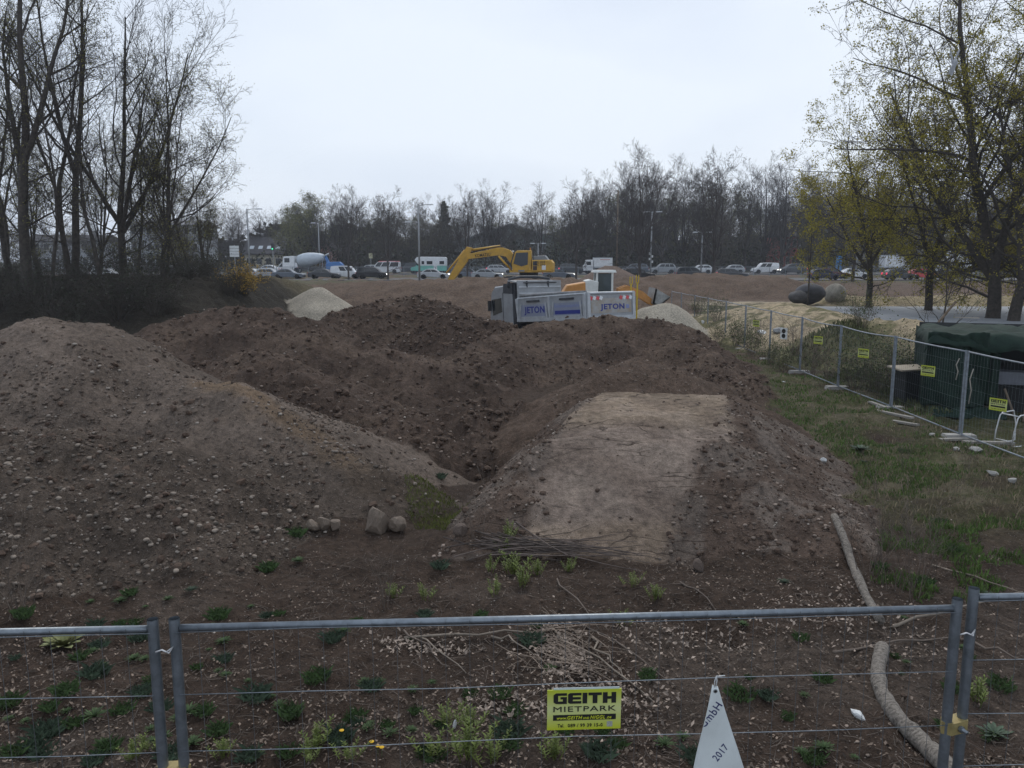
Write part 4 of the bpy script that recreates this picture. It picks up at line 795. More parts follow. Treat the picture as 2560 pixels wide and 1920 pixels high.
MB().add([(5.4-.45*i, -.06-.12*math.sin(i*1.1)-.05*i, 2.40-.03*math.sin(i)) for i in range(12)]+[(5.4-.45*i, -.02, 2.30) for i in range(12)], [(i, i+1, 13+i, 12+i) for i in range(11)]).build('loose_tarpaulin', MATS['grey_tarpaulin'], tr, True)
# load of earth in the body
V = [(.1+5.4*i/14, -.08-(Wd-.16)*j/8, 1.75+.28*math.sin(math.pi*i/14)*math.sin(math.pi*j/8)+.06*nzf(i*.8, j*.9, 4)) for j in range(9) for i in range(15)]
ld = MB().add(V, [(j*15+i, j*15+i+1, (j+1)*15+i+1, (j+1)*15+i) for j in range(8) for i in range(14)]).build('earth_load', mat('dark_load', (.05, .038, .03), .95, 0, .3, 5), None, True); ld.parent = tr
# cab
cb = MB().prism([(6.15, .55), (8.3, .55), (8.42, 1.0), (8.40, 1.9), (8.22, 2.75), (7.9, 2.98), (6.25, 3.02), (6.15, 2.9)], -Wd+.02, -.02, .1).build('cab', M_sil, tr)
MB().prism([(6.1, 2.55), (7.0, 2.62), (6.95, 3.06), (6.1, 3.08)], -Wd+.05, -.004).build('wind_deflector', M_dk, cb); MB().box((6.02, -Wd/2, 1.95), (.25, Wd-.1, 2.2)).build('air_intake', M_dk, cb)
for s, y in ((1, -.012), (-1, -Wd+.012)):
    MB().add([(7.15, y, 1.72), (8.1, y, 1.55), (8.22, y, 2.35), (7.2, y, 2.4)], [(0, 1, 2, 3) if s > 0 else (3, 2, 1, 0)]).build('side_window', M_glass, cb)
    MB().box((7.05, y, 1.7), (.025, .012, 1.9)).build('door_seam', M_dk, cb); MB().box((8.25, y+s*.10, 2.05), (.10, .16, .5)).build('mirror', M_black, cb)
    letters('lettering', 'JETON', .16, (7.6, y+s*.006, 1.25), cb, M_jb, .7, .02, 0, .006, (0, 0, math.pi if s > 0 else 0))
MB().add([(8.43, -.12, 1.45), (8.43, -Wd+.12, 1.45), (8.28, -Wd+.14, 2.6), (8.28, -.14, 2.6)], [(0, 1, 2, 3)]).build('windshield', M_glass, cb)
MB().box((3.7, -Wd/2, .95), (8.2, .85, .3)).build('chassis', M_dk, tr)
for x in (7.5, 5.4, 1.9, .55):
    for s, y in ((1, -.22), (-1, -Wd+.22)): wheel(tr, x, y, .5, .3, s)
for y in (-.3, -Wd+.3): MB().box((-.02, y, .95), (.08, .35, .14)).build('tail_light', M_red, tr)
for x in (.9, 6.9): MB().box((x, -.03, 1.0), (1.2, .1, .12)).build('mudguard', M_black, tr)

# ================================================================ EXCAVATOR
M_ky = mat('excavator_yellow', (.60, .34, .03), .5, 0, .14, 2.2, col2=(.40, .24, .045)); EX = P(1322, 680, 68)
ex = empty('excavator', (EX.x, 68, 1.25), math.pi-R(6), 'yellow tracked excavator with raised boom on the dirt bank', 'excavator')
hz0 = EX.z-1.25
def exl(px, py, D=68): q = P(px, py, D); return -(q.x-EX.x), q.z-1.25
for s in (-1, 1):
    tk = MB().prism([(-2.0, .05), (2.0, .05), (2.25, .3), (2.2, .7), (1.95, .92), (-1.95, .92), (-2.2, .7), (-2.25, .3)], s*1.15-.3, s*1.15+.3).build('track', M_black, ex)
    for i in range(14): MB().box((-1.9+.29*i, s*1.15, .94), (.2, .58, .04)).build('track_shoe', M_dk, tk)
    for i in range(6): MB().lathe([(.18, -.32), (.18, .32)], 12, 'y', (-1.5+.6*i, s*1.15, .3)).build('roller', M_dk, tk)
MB().lathe([(.8, .85), (.8, hz0+.02)], 20).build('turntable', M_dk, ex)
MB().box((-.3, 0, hz0+.1), (3.6, 2.6, .22)).build('revolving_frame', M_ky, ex)
cwt = MB().prism([(-2.0, hz0+.05), (-.35, hz0+.05), (-.35, hz0+1.0), (-1.9, hz0+1.02), (-2.12, hz0+.75), (-2.12, hz0+.2)], -1.35, 1.35, .08).build('counterweight', M_ky, ex)
MB().prism([(-1.7, hz0+1.0), (-.4, hz0+1.0), (-.5, hz0+1.3), (-1.4, hz0+1.38)], -1.1, 1.1, .05).build('engine_cover', mat('engine_grey', (.20, .215, .23), .5, .2, .2, 3), ex)
letters('lettering', 'PC 210', .17, (-1.05, 1.362, hz0+.84), cwt, M_letter, .8, .02, 0, .006, (0, 0, math.pi)); letters('lettering', 'PC 210', .17, (-1.05, 1.362, hz0+.62), cwt, M_letter, .8, .02, 0, .006, (0, 0, math.pi))
MB().box((-.62, 1.36, hz0+.72), (.32, .012, .34)).build('side_grille', M_dk, ex); MB().box((-.62, 1.36, hz0+.34), (.34, .012, .34)).build('side_plate', mat('dark_plate', (.06, .04, .035), .6, 0, .3, 8), ex); MB().box((-1.35, 1.362, hz0+.38), (.32, .01, .36)).build('notice_sticker', white, ex)
cab = MB().prism([(-.3, hz0+.1), (1.25, hz0+.1), (1.32, hz0+.75), (1.05, hz0+1.62), (.85, hz0+1.78), (-.3, hz0+1.78)], .25, 1.32, .05).build('cab', M_ky, ex)
MB().add([(-.02, 1.345, hz0+.62), (.5, 1.345, hz0+.48), (1.16, 1.345, hz0+.70), (.95, 1.345, hz0+1.58), (-.05, 1.345, hz0+1.62)], [(4, 3, 2, 1, 0)]).build('cab_window', M_glass, cab)
MB().add([(1.36, .32, hz0+.45), (1.36, 1.26, hz0+.45), (1.10, 1.26, hz0+1.6), (1.10, .32, hz0+1.6)], [(0, 1, 2, 3)]).build('windshield', M_glass, cab)
MB().tube([(1.35, 1.3, hz0+.15), (1.38, 1.3, hz0+.72), (1.1, 1.3, hz0+1.6)], .05, 6).build('front_pillar', M_dk, cab)
MB().box((.5, 1.345, hz0+.12), (.5, .02, .12)).build('step_plate', M_galv_far, cab)
foot, bend, end = exl(1290, 668), exl(1254, 634), exl(1168, 641)
bm = MB().prism([(foot[0]-.15, foot[1]-.2), (foot[0]+.2, foot[1]-.05), (bend[0]+.15-.55, bend[1]-.25), (bend[0]+.25, bend[1]-.13), (end[0]-.1, end[1]-.22), (end[0]+.15, end[1]-.05), (end[0]+.1, end[1]+.17), (bend[0]+.4, bend[1]+.47), (bend[0]-.1, bend[1]+.5), (bend[0]-.75, bend[1]+.28), (foot[0]-.3, foot[1]+.45)], -.33, .33, .03).build('boom', M_ky, ex)
kk = exl(1207, 638); letters('lettering', 'KOMATSU', .27, (kk[0], .345, kk[1]+.02), bm, M_letter, 1.3, .012, 0, .01, (0, -R(6.5), math.pi))
MB().tube([(exl(1247, 640)[0], .40, exl(1247, 640)[1]), (exl(1282, 678)[0], .40, exl(1282, 678)[1])], .09, 8).build('boom_cylinder', M_ky, ex, True)
MB().tube([(exl(1250, 621)[0], 0, exl(1250, 621)[1]+.2), (exl(1176, 628)[0], 0, exl(1176, 628)[1]+.1)], .10, 8).build('arm_cylinder', M_ky, ex, True)
a0, a1, a2 = exl(1172, 624), exl(1163, 646), exl(1126, 697)
MB().prism([(a0[0]-.25, a0[1]+.15), (a0[0]+.2, a0[1]+.25), (a1[0]+.55, a1[1]-.0), (a2[0]+.32, a2[1]-.1), (a2[0]-.15, a2[1]-.25), (a1[0]-.15, a1[1]-.25), (a1[0]-.35, a1[1]+.25)], -.22, .22, .03).build('arm', M_ky, ex)
MB().tube([(a0[0]+.42, 0, a0[1]-.05), (a2[0]+.45, 0, a2[1]+.45)], .08, 8).build('bucket_cylinder', M_ky, ex, True)
MB().prism([(a2[0]-.2, a2[1]-.2), (a2[0]+.45, a2[1]-.2), (a2[0]+.5, a2[1]-.9), (a2[0]+.1, a2[1]-1.25), (a2[0]-.55, a2[1]-1.1), (a2[0]-.3, a2[1]-.75)], -.55, .55, .04).build('bucket', M_dk, ex)
for k in (-.1, .1): MB().tube([(foot[0]-.1, k, foot[1]+.5), (bend[0]-.6, k, bend[1]+.42), (bend[0]+.1, k, bend[1]+.62), (bend[0]+1.3, k, bend[1]+.42), (end[0]-.2, k, end[1]+.3)], .035, 6).build('hydraulic_hose', M_black, ex, True)
MB().tube([(-1.9, 1.3, hz0+1.0), (-1.9, 1.3, hz0+1.45), (-.5, 1.3, hz0+1.45), (-.5, 1.3, hz0+1.0)], .025, 6).build('handrail', M_dk, ex)
MB().tube([(-.2, .9, hz0+1.75), (-.2, .9, hz0+2.0)], .05, 6).build('beacon', mat('beacon_orange', (.5, .2, .02), .4, 0, .1, 5), ex)
MB().box((1.25, .75, hz0+1.72), (.12, .35, .12)).build('work_lamp', M_lamp, ex)

# ================================================================ WHEEL LOADER
M_or = mat('loader_orange', (.46, .21, .05), .55, 0, .18, 3); M_lw = mat('loader_white', (.58, .60, .58), .5, 0, .1, 3)
lc = P(1504, 700, 46); lo = empty('wheel_loader', (lc.x, 46, 0.05), 0, 'white and orange wheel loader behind the tipper truck', 'loader')
L0 = -.05
MB().prism([(-2.25, .9), (-.5, .9), (-.5, 2.1), (-.95, 2.28), (-2.0, 2.1), (-2.25, 1.7)], -.75, .75, .08).build('engine_hood', M_or, lo); MB().prism([(-.95, 1.1), (-.3, 1.1), (-.25, 2.3), (-.7, 2.42), (-1.0, 2.35)], -.78, .78, .06).build('hood_front', M_lw, lo)
MB().box((-2.2, 0, 1.3), (.2, 1.5, .6)).build('rear_weight', mat('pale_orange', (.5, .33, .19), .6, 0, .15, 3), lo)
cabp = MB(); 
for x in (-.35, .55):
    for y in (-.65, .65): cabp = MB().box((x*.96, y, 2.0), (.11, .1, 1.65)).build('cab_pillar', M_lw, lo)
MB().box((.1, 0, 2.88), (1.3, 1.5, .13), None, .93).build('cab_roof', M_lw, lo); MB().box((.1, 0, 1.0), (1.1, 1.4, .6)).build('cab_base', M_lw, lo)
for y in (-.66, .66): MB().box((.1, y, 2.05), (.8, .02, 1.4)).build('side_window', mat('cab_glass', (.03, .045, .05), .1, 0, .1, 3), lo)
for x in (-.34, .54): MB().box((x, 0, 2.05), (.02, 1.2, 1.4)).build('cab_glazing', MATS['cab_glass'], lo)
MB().box((.1, 0, 1.55), (.5, .55, .75)).build('driver_seat', M_black, lo)
MB().box((1.1, 0, .85), (1.6, .7, .5)).build('front_frame', M_or, lo)
for s in (-.45, .45):
    MB().prism([(.9, 1.9), (1.4, 2.1), (2.3, 1.75), (3.0, 1.15), (2.8, .95), (2.1, 1.4), (1.3, 1.7), (.9, 1.55)], s-.1, s+.1).build('lift_arm', M_or, lo); MB().tube([(.9, s, 1.1), (2.1, s, 1.55)], .07, 7).build('lift_cylinder', M_galv_far, lo)
MB().add([(a, y, b) for y in (-1.1, 1.1) for a, b in ((2.9, 1.95), (2.75, 1.1), (3.1, .9), (3.75, 1.45), (3.65, 1.45), (3.12, 1.0), (2.86, 1.15), (3.0, 1.9))], [(0, 1, 9, 8), (1, 2, 10, 9), (2, 3, 11, 10), (3, 4, 12, 11), (4, 5, 13, 12), (5, 6, 14, 13), (6, 7, 15, 14), (7, 0, 8, 15)]+[(0, 7, 6, 1), (1, 6, 5, 2), (2, 5, 4, 3)]+[(8, 9, 14, 15), (9, 10, 13, 14), (10, 11, 12, 13)]+[(0, 3, 2, 1), (8, 9, 10, 11)]).build('bucket', mat('worn_steel', (.25, .26, .26), .5, .5, .3, 4), lo)
for s in (-1, 1):
    for x in (1.2, -1.2): wheel(lo, x, s*.82, .62, .42, s)
for i, (px, D, y0, y1) in enumerate([(1578, 38.5, 694, 745), (1594, 38, 690, 775)]):
    a_, b_ = P(px, y0, D), P(px, y1, D); zb = hz(a_.x, D); t = empty('marker_post', (a_.x, D, zb), 0, ['short forked yellow marker stake behind the tipper tailgate', 'tall forked yellow marker stake at the tipper tailgate corner'][i], 'marker', 'yellow marker stakes')
    MB().tube([(0, 0, 0), (0, 0, a_.z-zb-.3)], .035, 8).build('stake', mat('stake_yellow', (.52, .36, .01), .6, 0, .15, 4), t)
    for s in (-1, 1): MB().tube([(s*.02, 0, a_.z-zb-.35), (s*.055, 0, a_.z-zb-.3), (s*.055, 0, a_.z-zb+.05)], .022, 6).build('prong', MATS['stake_yellow'], t)
# ================================================================ TREES
def rperp(d, rg):
    v = rg.normal(size=3); v -= d*v.dot(d); n = np.linalg.norm(v); return v/n if n > 1e-6 else np.array([1., 0, 0])
class Tree:
    """bare tree as polylines: level -> list of (points, radii)"""
    def __init__(s, seed, H, r, lev, n0=5, spread=.9, up=.35, low=.25, trunks=1, lean=(0, 0), rmin=.006, droop=0, kids=(12, 7, 6, 4), ratio=(.5, .52, .5, .45), wander=.12, fork=None, leaders=3, fang=.35):
        s.rg = np.random.default_rng(seed); s.lev = lev; s.up = up; s.rmin = rmin; s.kids = kids; s.ratio = ratio; s.spread = spread; s.droop = droop; s.low = low; s.wander = wander
        s.br = [[] for _ in range(lev+1)]; s.tips = []
        for k in range(trunks):
            a = s.rg.uniform(0, 6.28); l = .10*(trunks > 1); d = np.array([lean[0]+l*math.cos(a)*1.5, lean[1]+l*math.sin(a), 1.0])
            d /= np.linalg.norm(d); p = np.array([l*math.cos(a)*2, l*math.sin(a)*2, -.3]); Hk = H*(1 if k == 0 else s.rg.uniform(.75, .95)); rk = r*(1 if k == 0 else .75)
            if fork is None: s.grow(p, d, Hk, rk, 0); continue
            n = 7; pts = [p]; rad = [rk*1.4]
            for i in range(n): d = d+s.rg.normal(size=3)*.05; d[2] += .05; d /= np.linalg.norm(d); p = p+d*Hk*fork/n; pts.append(p); rad.append(rk*(1-.3*(i+1)/n))
            s.br[0].append((pts, rad)); a0 = s.rg.uniform(0, 6.28)
            for j in range(leaders):
                t_ = a0+6.283*j/leaders+s.rg.normal()*.3; an = fang*s.rg.uniform(.5, 1.25)*(.35 if j == 0 else 1); dd = d*math.cos(an)+np.array([math.cos(t_), math.sin(t_), .1])*math.sin(an); s.grow(pts[-1-min(j, 2)], dd/np.linalg.norm(dd), Hk*(1-fork)*(1.0 if j == 0 else s.rg.uniform(.72, 1.0))*1.02, rk*(.6 if j else .68), 0, True)
            for j in range(max(0, int(kids[0]*.35))):
                q = pts[3+j % 4]; t_ = s.rg.uniform(0, 6.28); dd = np.array([math.cos(t_), math.sin(t_), .35]); s.grow(q, dd/np.linalg.norm(dd), Hk*ratio[0]*s.rg.uniform(.35, .6), rk*.22, 1)
    def grow(s, p, d, L, r, lv, lead=False):
        rg = s.rg; n = (9, 6, 4, 3, 2)[min(lv, 4)]; pts = [p]; rad = [r]; step = L/n; ends = .22 if lv == 0 else .3
        for i in range(n):
            d = d+rg.normal(size=3)*s.wander*(1 if lv else .45); d[2] += ((s.up*.16 if lv == 1 else s.up*.10) if lv else .09)-(s.droop*.25*i/n if lv >= 2 else 0); d /= np.linalg.norm(d)
            p = p+d*step; pts.append(p); rad.append(max(s.rmin*.7, r*(1-(1-ends)*((i+1)/n)**.9)))
        if lv == 0 and not lead: rad[0] *= 1.35
        s.br[lv].append((pts, rad))
        if lv >= s.lev: s.tips.append((pts[-1], d)); return
        nk = s.kids[lv]; nk = max(2, int(nk*(rg.uniform(.8, 1.2) if lv else 1)))
        for j in range(nk):
            f = ((.06 if lead else s.low)+(1-(.06 if lead else s.low))*((j+rg.random())/nk)) if lv == 0 else .2+.8*(j+rg.random())/nk
            x = f*n; i = min(int(x), n-1); q = pts[i]+(pts[i+1]-pts[i])*(x-i); ax = pts[i+1]-pts[i]; ax /= np.linalg.norm(ax)
            side = rperp(ax, rg); ang = s.spread*rg.uniform(.6, 1.25)*(1.0-.45*f if lv == 0 else .85); dd = ax*math.cos(ang)+side*math.sin(ang)
            LL = L*s.ratio[lv]*rg.uniform(.7, 1.2)*((1.02-.34*f if lead else 1.15-.65*f) if lv == 0 else (1.1-.45*f)); rr = max(s.rmin, rad[i]*(.55 if lv == 0 else .6)*rg.uniform(.7, 1.0))
            s.grow(q, dd/np.linalg.norm(dd), LL, rr, lv+1)
    def mesh(s, name, levels, m, sides):
        Vs, Fs, base = [], [], 0
        for lv in levels:
            if lv > s.lev: continue
            n = sides if lv == 0 else max(3, sides-2*lv)
            ang = np.arange(n)*2*math.pi/n; cs, sn = np.cos(ang), np.sin(ang)
            by = {}
            for pts, rad in s.br[lv]: by.setdefault(len(pts), []).append((pts, rad))
            for k, lst in by.items():
                Pt = np.array([q[0] for q in lst]); Rd = np.array([q[1] for q in lst]); T_ = np.gradient(Pt, axis=1); T_ /= np.linalg.norm(T_, axis=2, keepdims=True)+1e-9
                ref = np.where(np.abs(T_[:, :1, 2:3]) > .9, np.array([1., 0, 0]), np.array([0, 0, 1.])); A = np.cross(T_, np.broadcast_to(ref, T_.shape)); A /= np.linalg.norm(A, axis=2, keepdims=True)+1e-9; B = np.cross(T_, A)
                V = Pt[:, :, None, :]+Rd[:, :, None, None]*(A[:, :, None, :]*cs[None, None, :, None]+B[:, :, None, :]*sn[None, None, :, None])
                nb = len(lst); V = V.reshape(-1, 3); i0 = (np.arange(nb)[:, None, None]*k+np.arange(k-1)[None, :, None])*n+np.arange(n)[None, None, :]; i1 = (np.arange(nb)[:, None, None]*k+np.arange(k-1)[None, :, None])*n+((np.arange(n)+1) % n)[None, None, :]
                Fs.append(np.stack([i0, i1, i1+n, i0+n], -1).reshape(-1, 4)+base); Vs.append(V); base += len(V)
        return np_mesh(name, np.concatenate(Vs), np.concatenate(Fs), m)
    def leaves(s, name, per, size, m, spread=.12, keep=1.0, zone=None):
        rg = s.rg; tips = np.array([t[0] for t in s.tips]); tips = tips[rg.random(len(tips)) < keep]
        if zone is not None: tips = tips[zone(tips)]
        P_ = np.repeat(tips, per, 0); P_ = P_+rg.normal(size=P_.shape)*spread; n = len(P_); Rm = rots(n); sz = size*rg.uniform(.6, 1.3, n)
        q = np.array([(-.5, 0, 0), (0, -.38, .08), (.55, 0, 0), (0, .38, .08)]); V = np.einsum('nij,kj->nki', Rm, q)*sz[:, None, None]+P_[:, None, :]
        return np_mesh(name, V.reshape(-1, 3), np.arange(n*4).reshape(-1, 4), m, False)
def make_tree(seed, H, r, lev=4, leaf=None, far=False, tl=1, **kw):
    T_ = Tree(seed, H, r, lev, **kw); md = {}
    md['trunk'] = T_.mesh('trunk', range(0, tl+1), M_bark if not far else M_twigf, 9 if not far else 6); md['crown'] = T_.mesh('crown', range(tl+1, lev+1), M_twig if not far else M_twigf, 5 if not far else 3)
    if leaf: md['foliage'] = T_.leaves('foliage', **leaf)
    return md
def plant_tree(md, name, loc, label, group, rz=0, s=1.0, sz=None, cat='tree', tilt=(0, 0)):
    t = empty(name, loc, rz, label, cat, group); t.scale = (s, s, sz or s); t.rotation_euler = (tilt[0], tilt[1], rz)
    for k, me in md.items():
        o = link(bpy.data.objects.new(k, me), t)
    return t
leafy = dict(per=5, size=.10, m=M_leafy, spread=.16); buds = dict(per=2, size=.05, m=M_leafg, spread=.08)
tallA = make_tree(11, 17, .25, rmin=.0075, leaf=dict(per=2, size=.06, m=M_leafg, spread=.14, keep=.7), low=.25, kids=(9, 8, 6, 4), up=.5, ratio=(.44, .5, .5, .45), spread=.95, fork=.40, leaders=3, fang=.28)
tallB = make_tree(12, 16, .19, rmin=.0075, leaf=dict(per=2, size=.06, m=M_leafg, spread=.14, keep=.5), low=.25, kids=(8, 8, 6, 4), up=.5, trunks=2, ratio=(.42, .5, .5, .45), spread=.95, fork=.38, leaders=2, fang=.3)
tallC = make_tree(27, 14.5, .23, rmin=.0075, leaf=dict(per=1, size=.035, m=M_twig, spread=.05, keep=.5), kids=(9, 8, 6, 4), up=.75, ratio=(.52, .5, .48, .42), spread=.8, wander=.12, fork=.27, leaders=4, fang=.5)
bushy = make_tree(14, 10, .12, rmin=.0075, leaf=dict(per=2, size=.05, m=M_leafg, spread=.12, keep=.7), kids=(8, 8, 6, 4), up=.35, trunks=3, ratio=(.50, .52, .5, .45), spread=1.05, fork=.25, leaders=2, fang=.4)
slim = make_tree(15, 11, .11, 3, leaf=None, low=.25, kids=(16, 9, 7), up=.45, ratio=(.34, .5, .5), spread=.95, wander=.17)
def bank(px, D): x = PX(px, D, 2.5); return (x, D, hz(x, D))
GL = 'bare trees on the wooded bank'
plant_tree(tallA, 'bare_tree', bank(66, 38), 'tall straight tree with greenish buds, thick trunk beside the gravel heap summit', GL, 1.0, 1.05)
plant_tree(tallA, 'bare_tree', bank(-70, 41), 'tall budding tree at the outer end of the wooded bank', GL, 3.4, 1.0)
plant_tree(tallB, 'bare_tree', bank(185, 41), 'tall double trunked tree with greenish buds on the wooded bank', GL, .4, 1.08)
plant_tree(tallC, 'bare_tree', bank(315, 43), 'tall leafless tree with wide upswept limbs against the sky', GL, 2.2, .98)
plant_tree(slim, 'bare_tree', bank(125, 37), 'slender crooked tree leaning beside the thick straight trunk', GL, 2.0, .95, tilt=(0, R(-9)))
plant_tree(slim, 'bare_tree', bank(255, 39), 'slender leaning tree between the double trunk and the wide leafless tree', GL, 5.0, 1.0, tilt=(0, R(-7)))
plant_tree(bushy, 'bare_tree', bank(405, 42), 'many stemmed budding tree at the open end of the wooded bank', GL, 0.2, 1.12)
plant_tree(bushy, 'bare_tree', bank(455, 47), 'low spreading many stemmed tree leaning over the bank end', GL, 2.9, .86, tilt=(0, R(12)))
plant_tree(slim, 'bare_tree', bank(345, 45), 'slender straight tree behind the wide leafless tree', GL, .7, .85)
plant_tree(tallB, 'bare_tree', bank(20, 48), 'double trunked tree deeper in the wooded bank behind the thick trunk', GL, 4.0, .95)
plant_tree(bushy, 'bare_tree', bank(240, 52), 'many stemmed tree deeper in the wooded bank behind the double trunk', GL, 1.2, 1.0)
plant_tree(bushy, 'bare_tree', bank(110, 54), 'many stemmed tree deeper in the wooded bank behind the crooked tree', GL, 4.2, 1.1)
plant_tree(bushy, 'bare_tree', bank(520, 56), 'low bushy tree beside the white direction boards at the bank end', GL, 5.1, .72)
plant_tree(slim, 'bare_tree', bank(480, 45), 'slender tree leaning out over the bank end above the yellow shrub', GL, 3.3, .72, tilt=(0, R(10)))
# understorey on the bank
def shrub_mesh(seed, H, n, r=.012, wide=.8, m=None, leaf=None, per=5):
    rg = np.random.default_rng(seed); T_ = Tree(seed, .1, .01, 0); T_.br = [[], [], []]; T_.tips = []; T_.lev = 2
    for i in range(n):
        a = rg.uniform(0, 6.28); d = np.array([math.cos(a)*wide*rg.random(), math.sin(a)*wide*rg.random(), 1.0]); d /= np.linalg.norm(d); p = np.array([math.cos(a), math.sin(a), 0])*.12*rg.random()*H; pts = [p]; L = H*rg.uniform(.6, 1.1); rr = [r]
        for k in range(5): d = d+rg.normal(size=3)*.13; d /= np.linalg.norm(d); p = p+d*L/5; pts.append(p); rr.append(r*(1-.16*(k+1)))
        T_.br[0].append((pts, rr))
        for j in range(per):
            k = rg.integers(1, 5); q = pts[k]; dd = d+rg.normal(size=3)*.6; dd[2] = abs(dd[2])*.6+.2; dd /= np.linalg.norm(dd); l = L*rg.uniform(.2, .45); pp = [q+dd*l*i/3+np.array([0, 0, .02*i]) for i in range(4)]; T_.br[1].append((pp, [r*.6, r*.5, r*.4, r*.3])); T_.tips.append((pp[-1], dd))
            for h in range(2): ee = dd+rg.normal(size=3)*.6; ee /= np.linalg.norm(ee); T_.br[2].append(([pp[2], pp[2]+ee*l*.3, pp[2]+ee*l*.6], [r*.4, r*.35, r*.25])); T_.tips.append((pp[2]+ee*l*.6, ee))
    md = {'stems': T_.mesh('stems', range(0, 3), m or M_twig, 4)}
    if leaf: md['foliage'] = T_.leaves('foliage', **leaf)
    return md
M_ivy = mat('dark_leaf', (.022, .028, .012), .75, 0, .4, 3, island=.4)
sh1, sh2 = shrub_mesh(31, 2.2, 26, .012, 1.0, leaf=dict(per=1, size=.08, m=M_ivy, spread=.14)), shrub_mesh(32, 1.6, 30, .010, 1.3, leaf=dict(per=1, size=.07, m=M_ivy, spread=.12))
rg = np.random.default_rng(5)
for i in range(46):
    px = -60+680*((i*0.618) % 1)+rg.uniform(-15, 15); D = 31.5+12*rg.random()+(3 if px > 420 else 0); x = PX(px, D, 1.5)
    if px > 470 and D < 38: D += 6; x = PX(px, D, 1.5)
    plant_tree(sh1 if i % 3 else sh2, 'undergrowth_shrub', (x, D, hz(x, D)-.05), 'dark tangled undergrowth shrub below the trees of the wooded bank', 'undergrowth shrubs on the bank', rg.uniform(0, 6), rg.uniform(.5, .8) if D > 37 else rg.uniform(.7, 1.0), cat='shrub')
M_fors = mat('yellow_blossom', (.40, .24, .012), .7, 0, .25, 3, island=.3)
b_ = hit(612, 742); fm = shrub_mesh(41, 1.5, 40, .008, .9, leaf=dict(per=4, size=.06, m=M_fors, spread=.09)); plant_tree(fm, 'flowering_shrub', b_, 'yellow flowering shrub at the end of the wooded bank', None, cat='shrub')
# ------------------------------------------------ maples by the bike track
mapA = make_tree(51, 20, .40, rmin=.012, leaf=dict(per=14, size=.11, m=M_leafy, spread=.15, keep=.27), kids=(12, 8, 6, 4), up=.12, droop=.5, ratio=(.58, .52, .5, .45), spread=1.15, wander=.15, fork=.17, leaders=4, fang=.5)
mapB = make_tree(52, 11.5, .23, leaf=dict(per=14, size=.10, m=M_leafy, spread=.14, keep=.34), kids=(9, 8, 6, 4), up=.22, ratio=(.72, .54, .5, .45), spread=1.1, wander=.14, fork=.34, leaders=4, fang=.8)
GR = 'maples with young leaves by the bike track'
def rt(px, D): x = PX(px, D, .5); return (x, D, hz(x, D)-.05)
plant_tree(mapA, 'maple_tree', rt(2482, 46), 'huge maple with drooping limbs and yellow green leaves behind the green shelter', GR, 2.6, 1.02)
plant_tree(mapB, 'maple_tree', rt(2172, 56), 'young maple with yellow green leaves on the asphalt track edge', GR, 1.2, 1.02)
plant_tree(mapB, 'maple_tree', rt(2322, 53), 'leaning maple with yellow green leaves between the young and the huge maple', GR, 4.0, 1.15, tilt=(0, R(9)))
plant_tree(mapA, 'maple_tree', rt(2535, 44), 'second big maple with a tilted trunk beside the huge maple', GR, .5, .85, tilt=(0, R(5)))
plant_tree(mapA, 'maple_tree', rt(2660, 52), 'broad maple closing the row beyond the second big maple', GR, 4.4, .95)
# plastic sheet caught in the huge maple
q = P(2372, 150, 41.5); t = empty('plastic_sheet', q, 0, 'torn grey plastic sheet caught in the branches of the huge maple', 'plastic sheet'); Mp = mat('grey_plastic', (.30, .31, .33), .6, 0, .2, 4)
for nm, pl in (('strip', [(-.05, .62), (.1, .55), (.5, -.05), (.38, -.2)]), ('strip', [(.95, .85), (1.05, .8), (.55, -.1), (.42, -.1)]), ('strip', [(.5, 0), (.58, -.12), (.3, -1.0), (.02, -.85), (.2, -.4)])):
    o = MB().prism([(a*.75, b*.75) for a, b in pl], -.02, .02, 0).build(nm, Mp, t); o.rotation_euler = (.25*RNG.normal(), .1*RNG.normal(), .5*RNG.normal())
# ------------------------------------------------ far woods behind the road
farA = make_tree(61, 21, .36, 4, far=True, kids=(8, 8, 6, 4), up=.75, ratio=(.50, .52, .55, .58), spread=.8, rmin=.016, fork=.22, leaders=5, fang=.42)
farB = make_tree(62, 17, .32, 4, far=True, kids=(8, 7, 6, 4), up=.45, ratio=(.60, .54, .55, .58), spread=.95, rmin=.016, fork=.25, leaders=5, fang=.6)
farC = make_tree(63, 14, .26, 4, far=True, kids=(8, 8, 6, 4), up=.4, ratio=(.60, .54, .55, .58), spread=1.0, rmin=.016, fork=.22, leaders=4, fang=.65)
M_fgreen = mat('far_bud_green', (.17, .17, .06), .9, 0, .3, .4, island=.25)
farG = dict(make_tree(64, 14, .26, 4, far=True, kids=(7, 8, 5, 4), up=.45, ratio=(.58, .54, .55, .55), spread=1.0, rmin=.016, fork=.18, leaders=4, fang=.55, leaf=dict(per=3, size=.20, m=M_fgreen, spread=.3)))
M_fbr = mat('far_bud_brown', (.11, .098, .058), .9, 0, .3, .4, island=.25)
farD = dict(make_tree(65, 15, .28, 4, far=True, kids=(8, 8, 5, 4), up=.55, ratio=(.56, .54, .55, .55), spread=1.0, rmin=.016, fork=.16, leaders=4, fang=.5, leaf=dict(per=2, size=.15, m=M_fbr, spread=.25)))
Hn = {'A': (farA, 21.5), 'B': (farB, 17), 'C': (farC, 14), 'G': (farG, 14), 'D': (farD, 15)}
M_fir = mat('fir_needles', (.02, .03, .018), .9, 0, .3, 2, island=.3)
